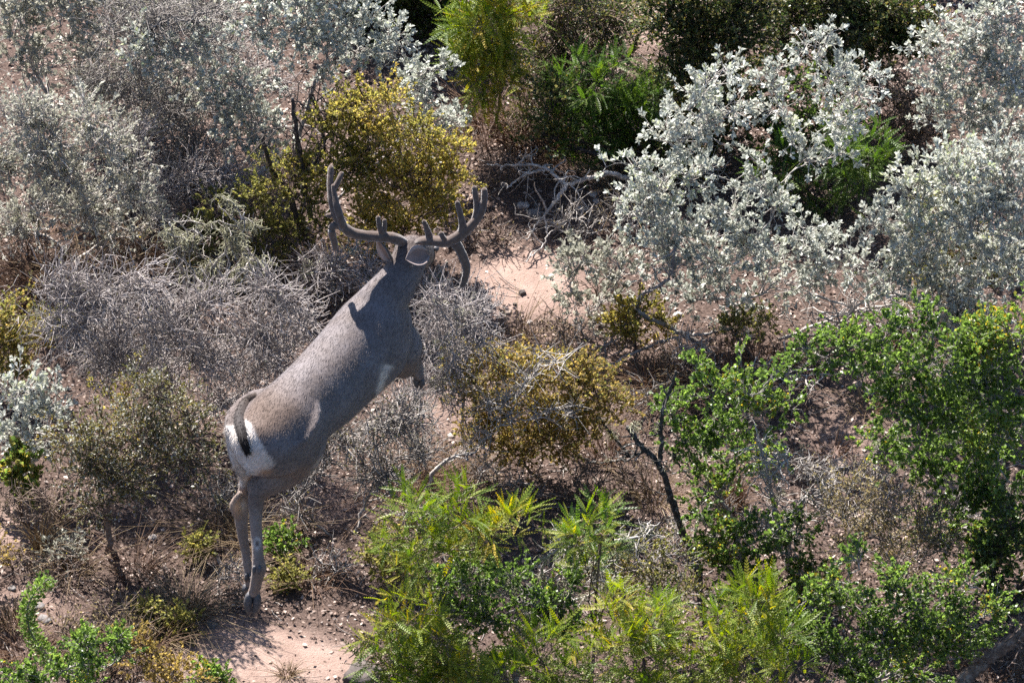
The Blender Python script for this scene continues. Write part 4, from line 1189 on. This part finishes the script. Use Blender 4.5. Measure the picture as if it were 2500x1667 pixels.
# --- brush that goes on past the edges of the clearing
for i, (sty, bx, by, sz, nm_, lb, gp) in enumerate([
    ('sage', 2720, 620, 90, 'sage_shrub', 'outlying sage beyond the densest silver sage', SAGE_G), ('green', 2750, 1180, 90, 'green_shrub', 'outlying green bush beyond the largest green bush', GRN_G), ('olive', 2720, 240, 90, 'olive_shrub', 'outlying olive shrub beyond the far sage', OLV_G),
    ('sage_thin', -160, 300, 90, 'sage_shrub', 'outlying dusty sage beyond the far corner sage', SAGE_G), ('bare', -170, 900, 90, 'bare_thicket', 'outlying grey thicket beyond the brownish yellow shrub', BARE_G), ('ochre', -150, 1450, 80, 'ochre_shrub', 'outlying ochre shrub beyond the pebbly soil', YEL_G),
    ('dark', 1300, -160, 100, 'evergreen_shrub', 'outlying dark evergreen beyond the overhanging acacia', None), ('olive', 1750, -180, 100, 'olive_shrub', 'outlying olive shrub beyond the tall olive shrub', OLV_G), ('sage', 400, -150, 95, 'sage_shrub', 'outlying sage beyond the pale grey thicket', SAGE_G), ('dark', 2250, -140, 95, 'evergreen_shrub', 'outlying dark evergreen beyond the dark olive shrub', None)]):
    bush(nm_, lb, sty, (bx, by), [(bx-sz*1.1, by-sz*1.2, sz), (bx+sz*1.1, by-sz*1.3, sz), (bx, by-sz*2.2, sz*1.1), (bx+sz*.3, by-sz*.9, sz, -.12)], 1500+i, gp, dens=.5)

# --- dead wood
dead_branch('fallen_branch', 'long forked pale dead branch over dark shaded litter beside the big sage',
    [([(1560, 445, .02), (1526, 434, .10), (1485, 423, .16), (1458, 432, .16), (1410, 444, .15), (1386, 451, .14), (1352, 428, .16), (1339, 413, .17), (1301, 405, .17), (1240, 403, .15), (1189, 403, .12)], .0125, .004),
     ([(1386, 451, .14), (1366, 476, .12), (1349, 500, .10), (1328, 527, .08), (1304, 556, .06), (1285, 590, .03)], .010, .003),
     ([(1339, 413, .17), (1298, 422, .14), (1265, 438, .12), (1235, 462, .10)], .007, .003),
     ([(1328, 527, .08), (1335, 570, .06), (1320, 605, .03), (1280, 640, .02)], .005, .002)], 201, 'pale', twigs=7, tl=.12)
dead_branch('dead_sapling', 'black and white lichened dead stem with broken forks',
    [([(1705, 1400, -.03), (1690, 1350, .07), (1660, 1280, .22), (1640, 1220, .34), (1622, 1165, .45), (1602, 1122, .53), (1575, 1098, .57), (1550, 1070, .62), (1532, 1042, .67)], .0165, .0095),
     ([(1612, 1120, .52), (1614, 1080, .60), (1615, 1040, .68), (1618, 1000, .76), (1640, 945, .86), (1650, 905, .94)], .010, .006),
     ([(1575, 1098, .57), (1545, 1113, .53), (1530, 1112, .52)], .007, .005),
     ([(1630, 1100, .53), (1650, 1125, .46), (1690, 1170, .36)], .006, .003)], 202, 'lichened', twigs=10, tl=.08, lichen=10, moss=.02)
dead_branch('fallen_branch', 'hook-shaped lichened dead branch in front of the ochre shrub',
    [([(1385, 1075, .04), (1405, 1105, .03), (1440, 1127, .03), (1480, 1130, .03), (1515, 1122, .05), (1532, 1112, .07), (1522, 1095, .12), (1490, 1055, .22), (1460, 1020, .30), (1432, 995, .34)], .0075, .006),
     ([(1432, 995, .34), (1400, 998, .34), (1360, 1008, .30), (1310, 1015, .26)], .006, .003)], 203, 'lichened', twigs=6, tl=.07, lichen=8, moss=.02)
dead_branch('dead_tree', 'little pale bare dead tree standing among the green shrubs',
    [([(1925, 1400, -.03), (1922, 1350, .08), (1928, 1310, .16), (1905, 1280, .23), (1890, 1240, .31), (1878, 1180, .44), (1868, 1130, .55), (1856, 1090, .63), (1850, 1070, .67)], .013, .004),
     ([(1905, 1280, .23), (1870, 1290, .21), (1835, 1305, .19), (1808, 1312, .18)], .007, .003),
     ([(1928, 1310, .16), (1940, 1270, .26), (1958, 1225, .36), (1990, 1205, .41), (2030, 1190, .45)], .008, .003),
     ([(1876, 1170, .46), (1900, 1145, .52), (1925, 1105, .60)], .006, .002)], 204, 'pale', twigs=34, tl=.11, lichen=14, moss=.02, cat='tree')
dead_branch('fallen_log', 'weathered dark fallen log under the near green bush',
    [([(2330, 1690, .05), (2370, 1640, .10), (2420, 1600, .16), (2470, 1565, .22), (2530, 1510, .32)], .034, .022), ([(2400, 1615, .14), (2360, 1600, .20), (2310, 1610, .20)], .010, .004)], 205, 'brown', twigs=16, tl=.16)
dead_branch('fallen_branch', 'pale curved branch arching out over the small yellow shrub',
    [([(1760, 880, -.02), (1700, 835, .05), (1640, 800, .12), (1570, 770, .20), (1555, 745, .25), (1575, 715, .32), (1620, 690, .38), (1640, 665, .43), (1648, 600, .55)], .0125, .006),
     ([(1570, 770, .20), (1520, 800, .13), (1485, 840, .06), (1462, 915, .02)], .007, .003),
     ([(1520, 800, .13), (1490, 820, .10), (1470, 850, .07), (1460, 880, .03)], .004, .002)], 206, 'grey', twigs=8, tl=.10)
dead_branch('fallen_branch', 'straight pale dead branch lying in front of the big sage',
    [([(1462, 905, .03), (1520, 876, .05), (1600, 840, .07), (1660, 822, .08), (1720, 815, .09), (1790, 800, .10)], .0055, .008)], 207, 'pale', twigs=8, tl=.10)
dead_branch('dead_sapling', 'thin grey pole standing in front of the ochre shrub',
    [([(1126, 1110, -.02), (1128, 1075, .06), (1130, 1000, .22), (1133, 930, .37), (1134, 890, .46)], .0075, .006)], 208, 'grey', twigs=4, tl=.08)
dead_branch('dead_branch', 'lichen-draped dead branch above the wide grey thicket',
    [([(480, 770, -.02), (455, 700, .13), (440, 640, .26), (425, 580, .38), (415, 540, .46)], .010, .004),
     ([(470, 745, .04), (500, 680, .17), (545, 620, .30), (580, 560, .43), (597, 520, .52)], .009, .003),
     ([(500, 680, .17), (550, 670, .20), (610, 650, .25), (640, 640, .27)], .006, .002),
     ([(440, 640, .26), (470, 590, .36), (480, 540, .46)], .005, .002)], 209, 'pale', twigs=14, tl=.12, lichen=70, moss=.05)
dead_branch('dead_branch', 'dark bare trunk leaning through the greener yellow shrub',
    [([(800, 650, -.02), (760, 600, .06), (730, 540, .20), (700, 470, .34), (660, 400, .50), (640, 330, .66)], .020, .008), ([(730, 540, .20), (745, 470, .36), (738, 400, .52), (720, 300, .74), (715, 240, .86)], .013, .007), ([(770, 400, .42), (790, 360, .52), (785, 310, .62), (760, 230, .80)], .010, .005), ([(790, 345, .54), (835, 290, .66), (872, 210, .84)], .009, .004)], 210, 'dark', twigs=10, tl=.2)
dead_branch('dead_branch', 'slim grey branch slanting through the golden yellow shrub',
    [([(800, 520, .05), (840, 470, .16), (900, 420, .27), (950, 375, .37), (1000, 340, .45)], .008, .003), ([(900, 420, .27), (960, 420, .30), (1020, 395, .37)], .004, .002)], 211, 'pale', twigs=8, tl=.12)
dead_branch('fallen_branch', 'heap of bare dead sticks under the densest silver sage',
    [([(1900, 830, .02), (2000, 790, .06), (2080, 760, .10), (2180, 745, .12)], .008, .004), ([(2040, 840, .02), (2060, 780, .10), (2120, 730, .2), (2200, 720, .22)], .008, .004), ([(1940, 820, .03), (2020, 815, .05), (2100, 800, .06), (2150, 790, .06)], .006, .003), ([(1990, 720, .20), (2060, 745, .16), (2140, 760, .13), (2230, 765, .12)], .006, .003)], 212, 'pale', twigs=14, tl=.2)
dead_branch('fallen_branch', 'dry sticks lying on the litter beside the largest green bush',
    [([(1780, 880, .02), (1840, 900, .03), (1900, 915, .03), (2060, 915, .02)], .005, .003), ([(1800, 905, .02), (1870, 950, .03), (1925, 930, .04)], .006, .003), ([(1800, 990, .02), (1790, 940, .05), (1815, 895, .06)], .005, .002)], 213, 'pale', twigs=12, tl=.14)
dead_branch('dead_branch', 'dark slender stems rising through the near acacia',
    [([(1100, 1700, .0), (1075, 1620, .16), (1050, 1560, .28), (1020, 1500, .42)], .006, .003), ([(1100, 1690, .02), (1085, 1600, .2), (1088, 1530, .36)], .005, .003)], 214, 'dark', twigs=6, tl=.1)
dead_branch('dead_branch', 'twisted white-lichened twigs on top of the lichen-hung green bush',
    [([(1330, 1500, .30), (1320, 1430, .46), (1330, 1370, .60), (1380, 1330, .70), (1420, 1325, .72)], .008, .004), ([(1330, 1450, .42), (1370, 1400, .54), (1420, 1385, .58), (1460, 1380, .60)], .006, .003), ([(1380, 1470, .4), (1430, 1455, .44), (1500, 1420, .52)], .006, .003), ([(1500, 1320, .66), (1560, 1310, .68), (1600, 1285, .74)], .007, .003), ([(1120, 1420, .5), (1100, 1340, .66), (1070, 1325, .7)], .006, .003)], 215, 'pale', twigs=16, tl=.09, lichen=40, moss=.03)
dead_branch('dead_branch', 'black twigs poking out of the near green bush',
    [([(2000, 1680, .1), (2040, 1600, .3), (2080, 1560, .4), (2130, 1545, .44)], .006, .003), ([(1960, 1570, .36), (2010, 1520, .48), (2070, 1490, .55)], .005, .003), ([(1800, 1600, .3), (1805, 1530, .46), (1810, 1470, .6)], .005, .003)], 216, 'dark', twigs=8, tl=.1)

# --- dry grass
TG = 'dry grass tufts'
for i, (x, y, n, h, sp, mt, le, lb) in enumerate([
    (120, 770, 300, .30, .12, 'rust', .9, 'rusty straw grass at the edge behind the wide grey thicket'),
    (210, 720, 220, .26, .10, 'straw', .9, 'straw grass tuft under the lichen-crusted sage'),
    (30, 700, 160, .28, .09, 'rust', .9, 'reddish straw tuft at the edge under the lichen-crusted sage'),
    (330, 640, 160, .2, .10, 'rust', .9, 'short rusty tuft under the lichen-crusted sage branch tips'),
    (450, 1500, 300, .19, .09, 'straw', 1.0, 'arching straw tuft beside the hind hooves'),
    (390, 1560, 160, .17, .10, 'straw', 1.3, 'low straw tuft in front of the arching straw tuft'),
    (540, 1290, 110, .18, .06, 'straw', 1.2, 'thin straw tuft beside the left hind leg'),
    (30, 1530, 200, .10, .06, 'straw', .6, 'short green-tan tuft on the pebbly soil'),
    (700, 1650, 110, .07, .03, 'straw', .7, 'tiny straw tuft on the sunlit bare soil'),
    (1640, 960, 260, .22, .14, 'rust', .9, 'rusty grass patch between ochre shrub and lichened stem'),
    (1560, 930, 200, .18, .12, 'straw', 1.0, 'pale grass patch beside the ochre shrub'),
    (1770, 930, 260, .22, .09, 'rust', .6, 'dense rusty tuft at the root of the big sage'),
    (1780, 1240, 160, .24, .06, 'rust', .5, 'upright rusty tuft inside the green shrub by the dead stem'),
    (1000, 1200, 260, .22, .12, 'rust', 1.2, 'curving reddish dry stalks under the pale leaning shrub'),
    (1110, 1190, 200, .20, .12, 'straw', 1.3, 'curling straw stalks at the edge of the dark shade'),
    (1390, 820, 70, .09, .05, 'straw', .8, 'small straw tuft on broken soil above the ochre shrub'),
    (2000, 1470, 200, .20, .08, 'rust', .6, 'rusty tuft under the sparse tan-leaved shrub'),
    (1200, 330, 180, .26, .14, 'rust', .9, 'shaded rusty grass under the overhanging acacia'),
    (1300, 350, 180, .24, .14, 'rust', .9, 'shaded brown grass beside the fallen pale branch'),
    (620, 700, 120, .16, .08, 'straw', .9, 'straw tuft under the lichen-draped dead branch'),
    (2430, 1640, 180, .2, .12, 'rust', 1.0, 'rusty grass at the end of the weathered log'),
    (60, 1600, 200, .16, .12, 'rust', 1.0, 'rusty straw around the foot of the arching sprig'),
    (330, 1620, 200, .15, .12, 'rust', 1.0, 'rusty straw in front of the low brown dry scrub'),
    (100, 1350, 90, .26, .03, 'straw', .5, 'tall thin straw stalks beside the small silver sage')]):
    tuft('grass_tuft', lb, (x, y), n, h, sp, 700+i, mt, le, TG)

# --- dry undergrowth in the gaps: low look-alike scrub and thin straw
_rg = np.random.default_rng(4242)
SCRUB = [(560, 1250, 'beside the left hock of the buck'), (650, 1160, 'behind the hind legs of the buck'), (735, 1300, 'beside the grey-green forb'), (810, 1400, 'at the shade edge below the thin brown stems'),
 (560, 1430, 'behind the hind hooves'), (150, 1430, 'below the low grey forb'), (50, 1400, 'at the edge of the pebbly soil'), (1190, 1190, 'at the foot of the pale leaning shrub'), (1270, 1230, 'in the dark shade below the ochre shrub'),
 (1430, 1210, 'below the hook-shaped branch'), (1540, 1190, 'left of the lichened dead sapling'), (1640, 1330, 'at the foot of the lichened dead sapling'), (1580, 1010, 'between the rusty grass patch and the lichened dead sapling'),
 (1720, 1010, 'inside the green shrub by the lichened sapling'), (1920, 1010, 'right of the green shrub by the lichened sapling'), (1990, 1190, 'behind the sparse tan-leaved shrub'), (2110, 1190, 'right of the flat pale tan stone'),
 (1960, 900, 'among the dry sticks beside the largest green bush'), (2060, 870, 'under the first shoots of the largest green bush'), (1690, 910, 'beside the dense rusty tuft of the big sage'), (1400, 860, 'on broken soil behind the ochre shrub'),
 (1190, 600, 'just beyond the right antler'), (1240, 450, 'under the tip of the fallen pale branch'), (1400, 580, 'at the shaded rim of the bare pink soil'), (1510, 560, 'under the left skirt of the big sage'), (2160, 420, 'right of the low feathery sprays in the big sage'),
 (2190, 310, 'under the dead brown sticks'), (1710, 460, 'behind the left half of the big sage'), (1860, 510, 'in the gap of the big sage'), (610, 720, 'under the lichen-draped dead branch'), (700, 690, 'beside the dark leaning trunk'),
 (560, 660, 'in front of the greener yellow shrub'), (330, 620, 'under the tips of the lichen-crusted sage'), (1150, 1260, 'behind the acacia that reaches up to the pale shrub'), (2260, 1490, 'under the sparse tan-leaved shrub'),
 (2360, 1290, 'in the shade of the largest green bush'), (1750, 1260, 'beside the little pale dead tree'), (1480, 740, 'under the low sage sprigs'), (1330, 840, 'below the bare pink soil'), (1000, 1290, 'among the curving reddish stalks')]
for i, (x, y, lm_) in enumerate(SCRUB):
    w = _rg.uniform(26, 40)
    bush('dry_scrub', 'low dry scrub '+lm_, 'bare_brown', (x, y), [(x-w*.9, y-w*.8, w), (x+w*.9, y-w*.9, w), (x, y-w*1.6, w*1.1)], 1000+i, 'low dry scrub on the litter', sr=.004, n_foot=3, dens=.75, tl=.08, tw=6, wisp=.3, n=.9, lm='straw_leaf', bark=('grey', 'brown', 'brown', 'pale')[i % 4])
for i, (x, y, lm_) in enumerate([(880, 610, 'between the antlers and the yellow bush'), (760, 690, 'left of the neck of the buck'), (620, 1330, 'just behind the hind legs'), (760, 1420, 'on litter right of the hind hooves'), (180, 1390, 'under the olive-leaved shrub'), (330, 1400, 'right of the olive shrub trunk'),
    (1250, 830, 'behind the ochre shrub'), (1480, 1120, 'beside the bend of the hook-shaped branch'), (1600, 1230, 'left of the leaning lichened sapling'), (1850, 880, 'under the faded yellow shrub'), (2120, 1000, 'beside the pale stone at the green bush'), (2030, 1110, 'behind the flat pale tan stone'),
    (1520, 470, 'at the thick end of the fallen pale branch'), (1360, 380, 'behind the fork of the fallen pale branch'), (1700, 300, 'under the tall olive shrub'), (2220, 850, 'between the densest sage and the largest green bush'), (2260, 320, 'in front of the far sage'), (530, 480, 'beside the small bare spot'), (260, 560, 'inside the lichen-crusted sage'), (70, 650, 'beside the reddish straw tuft')]):
    tuft('straw_wisp', 'thin wisp of dry grass '+lm_, (x, y), 90, _rg.uniform(.14, .26), .08, 1200+i, ('straw', 'rust')[i % 2], 1.0, 'wisps of dry grass in the litter')

# --- stones
def stone(label, px, py, w, h, d, seed, col, group='loose stones'):
    rg = np.random.default_rng(seed)
    c = P(px, py, 0.0)
    nu, nv_ = 14, 9
    u = np.linspace(0, 2*np.pi, nu, endpoint=False); v = np.linspace(.12, np.pi-.12, nv_)
    U, V_ = np.meshgrid(u, v, indexing='ij')
    dirs = np.stack([np.cos(U)*np.sin(V_), np.sin(U)*np.sin(V_), np.cos(V_)], -1)
    # a worn, roughly blocky lump
    r = 1/np.power(np.sum(np.abs(dirs)**7, -1), 1/7)*.85
    ph = rg.uniform(0, 50, 3)
    nz = np.array([[mnoise.fractal(Vector(q*1.5+ph), .9, 2.1, 4) for q in row] for row in dirs])
    r = r*(1+.34*nz)
    a = rg.uniform(0, 3.14)
    p = dirs*r[..., None]*np.array([w, d, h])*.5
    p = np.stack([p[..., 0]*math.cos(a)-p[..., 1]*math.sin(a), p[..., 0]*math.sin(a)+p[..., 1]*math.cos(a), p[..., 2]], -1)
    p = p.reshape(-1, 3)
    ix = np.arange(nu*nv_).reshape(nu, nv_); ix2 = np.roll(ix, -1, 0)
    F = np.stack([ix[:, :-1], ix[:, 1:], ix2[:, 1:], ix2[:, :-1]], -1).reshape(-1, 4)
    me = mesh_from('stone', p, [F, ix[:, 0][None, :], ix[::-1, -1][None, :]], col, False)
    o = obj('stone', me)
    o.location = (float(c[0]), float(c[1]), float(ground_z(c[0], c[1]))+h*.06)
    tag(o, label, 'stone', group)
M_ST = {'white': plain_material('white_stone', [(.3, (.26, .23, .21)), (.7, (.46, .42, .39))], 25.0, .9, .6, 90.0, .2),
        'tan': plain_material('tan_stone', [(.3, (.22, .165, .13)), (.7, (.38, .31, .26))], 22.0, .9, .6, 90.0, .2),
        'grey': plain_material('grey_stone', [(.3, (.10, .092, .088)), (.7, (.21, .195, .185))], 25.0, .9, .6, 90.0, .2),
        'dark': plain_material('dark_stone', [(.3, (.05, .042, .04)), (.7, (.12, .10, .09))], 25.0, .9, .6, 90.0, .2)}
for i, (x, y, w, h, d, c, lb) in enumerate([
    (2045, 1142, .085, .04, .085, 'tan', 'flat pale tan stone in front of the largest green bush'),
    (2122, 956, .06, .03, .05, 'white', 'pale stone at the shade edge of the largest green bush'),
    (2095, 937, .05, .025, .04, 'tan', 'tan stone next to the pale stone by the largest green bush'),
    (160, 1325, .055, .035, .05, 'white', 'white stone on litter left of the olive shrub trunk'),
    (373, 1310, .04, .02, .04, 'white', 'small white stone right of the olive shrub trunk'),
    (97, 1490, .045, .03, .045, 'grey', 'grey stone on the pebbly soil beside the arching sprig'),
    (30, 1443, .035, .022, .035, 'grey', 'small grey pebble on the pebbly soil'),
    (110, 1520, .06, .03, .05, 'grey', 'flat grey stone under the arching sprig'),
    (517, 1525, .05, .03, .05, 'grey', 'grey stone beside the lime forb'),
    (885, 1655, .16, .06, .16, 'dark', 'large low dark lump at the edge of the sunlit soil by the acacia'),  # broad flat lump in the darkest of the stone colours
    (1305, 525, .07, .05, .06, 'grey', 'grey rock in dark litter behind the right antler'),
    (1278, 502, .06, .03, .045, 'white', 'white stone above the grey rock behind the right antler'),
    (1420, 512, .04, .03, .035, 'white', 'pale stone in the dark shade under the fallen pale branch'),
    (1448, 474, .04, .02, .04, 'white', 'white stone near the fork of the fallen pale branch'),
    (1456, 488, .03, .02, .03, 'white', 'small white pebble near the fork of the fallen pale branch'),
    (1389, 576, .025, .018, .02, 'white', 'tiny white pebble between bare soil and fallen branch'),
    (1425, 548, .03, .02, .03, 'grey', 'dim grey pebble in the shaded litter'),
    (1275, 715, .035, .03, .03, 'dark', 'dark stone on the bare pink soil'),
    (1257, 740, .018, .012, .018, 'dark', 'small dark pebble on the bare pink soil'),
    (1240, 760, .035, .02, .03, 'tan', 'tan pebble at the lower rim of the bare pink soil'),
    (1294, 786, .03, .015, .025, 'white', 'pale flat pebble below the bare pink soil'),
    (1315, 788, .025, .013, .02, 'tan', 'tan flat pebble next to the pale flat pebble'),
    (1352, 694, .03, .02, .03, 'tan', 'tan pebble under the low sage sprigs'),
    (1655, 765, .045, .025, .04, 'white', 'white stone beside the small yellow shrub'),
    (1101, 1061, .03, .018, .028, 'white', 'pale pebble at the foot of the thin grey pole'),
    (1040, 122, .02, .015, .02, 'white', 'tiny white pebble in the dark gap behind the yellow bush'),
    (1076, 120, .02, .015, .02, 'white', 'second tiny white pebble in the dark gap')]):
    stone(lb, x, y, w, h, d, 800+i, M_ST[c])

# --- leaf litter, pebbles and fallen twigs
def litter():
    rg = np.random.default_rng(77)
    n = 135000
    x = rg.uniform(-2.7, 2.7, n); y = rg.uniform(-3.6, 3.6, n)
    keep = rg.random(n) < np.clip(1.0-.93*bare_mask(x, y), 0, 1)*np.clip(.25+1.3*fbm(x, y, 2.2, 3, 60), 0, 1)
    x, y = x[keep], y[keep]
    n = len(x)
    pos = np.stack([x, y, ground_z(x, y)+rg.uniform(.0, .012, n)], 1)
    d = unit(rg.normal(size=(n, 3))*np.array([1, 1, .45]))
    nr = unit(rg.normal(size=(n, 3))*.6+np.array([0, 0, 1.0]))
    L = .0150*rg.uniform(.45, 1.7, n)
    V, F, va = place_leaves('diamond', pos, d, nr, L, L*rg.uniform(.35, .8, n), rg.beta(1.7, 2.2, n))
    o = obj('leaf_litter', mesh_from('leaf_litter', V, F, LM['litter'], False, {'var': va}))
    tag(o, 'brown fallen leaves scattered over the soil under the brush', 'leaf litter', None, 'stuff')
    TRIS[0] += len(F)
    n = 2600
    x = rg.uniform(-2.7, 2.7, n); y = rg.uniform(-3.6, 3.6, n)
    keep = rg.random(n) < 1.0-.85*bare_mask(x, y)
    x, y = x[keep], y[keep]; n = len(x)
    A = np.stack([x, y, ground_z(x, y)+.006], 1)
    a = rg.uniform(0, 6.28, n); ln = rg.uniform(.03, .16, n)
    B = A + np.stack([np.cos(a)*ln, np.sin(a)*ln, rg.uniform(-.003, .02, n)], 1)
    V, F = tubes(curve_batch(A, B, rg, 4, .08), rg.uniform(.0009, .0026, (n, 1))*np.ones((1, 4)), 3)
    o = obj('twig_litter', mesh_from('twig_litter', V, F, BM['grey']))
    tag(o, 'grey broken twigs scattered over the soil under the brush', 'twigs', None, 'stuff')
    n = 3200
    x = rg.uniform(-2.7, 2.7, n); y = rg.uniform(-3.6, 3.6, n)
    s = .0030*np.exp(rg.normal(0, .5, n))
    base = np.array([(1, 0, 0), (-.5, .87, 0), (-.5, -.87, 0), (.2, .1, .8), (0, 0, -.7)], float)
    V = np.stack([x, y, ground_z(x, y)+s*.3], 1)[:, None] + base[None]*s[:, None, None]*rg.uniform(.7, 1.4, (n, 5, 1))
    f = np.array([(0, 1, 3), (1, 2, 3), (2, 0, 3), (1, 0, 4), (2, 1, 4), (0, 2, 4)])
    F = (f[None]+(np.arange(n)*5)[:, None, None]).reshape(-1, 3)
    o = obj('gravel', mesh_from('gravel', V.reshape(-1, 3), F, plain_material('crumb', [(.3, (.13, .092, .075)), (.7, (.25, .185, .155))], 40.0, .95, .3, 90.0, .1)))
    tag(o, 'small gravel and soil crumbs strewn over the ground', 'gravel', None, 'stuff')
litter()
print('PLANT TRIS', TRIS[0])
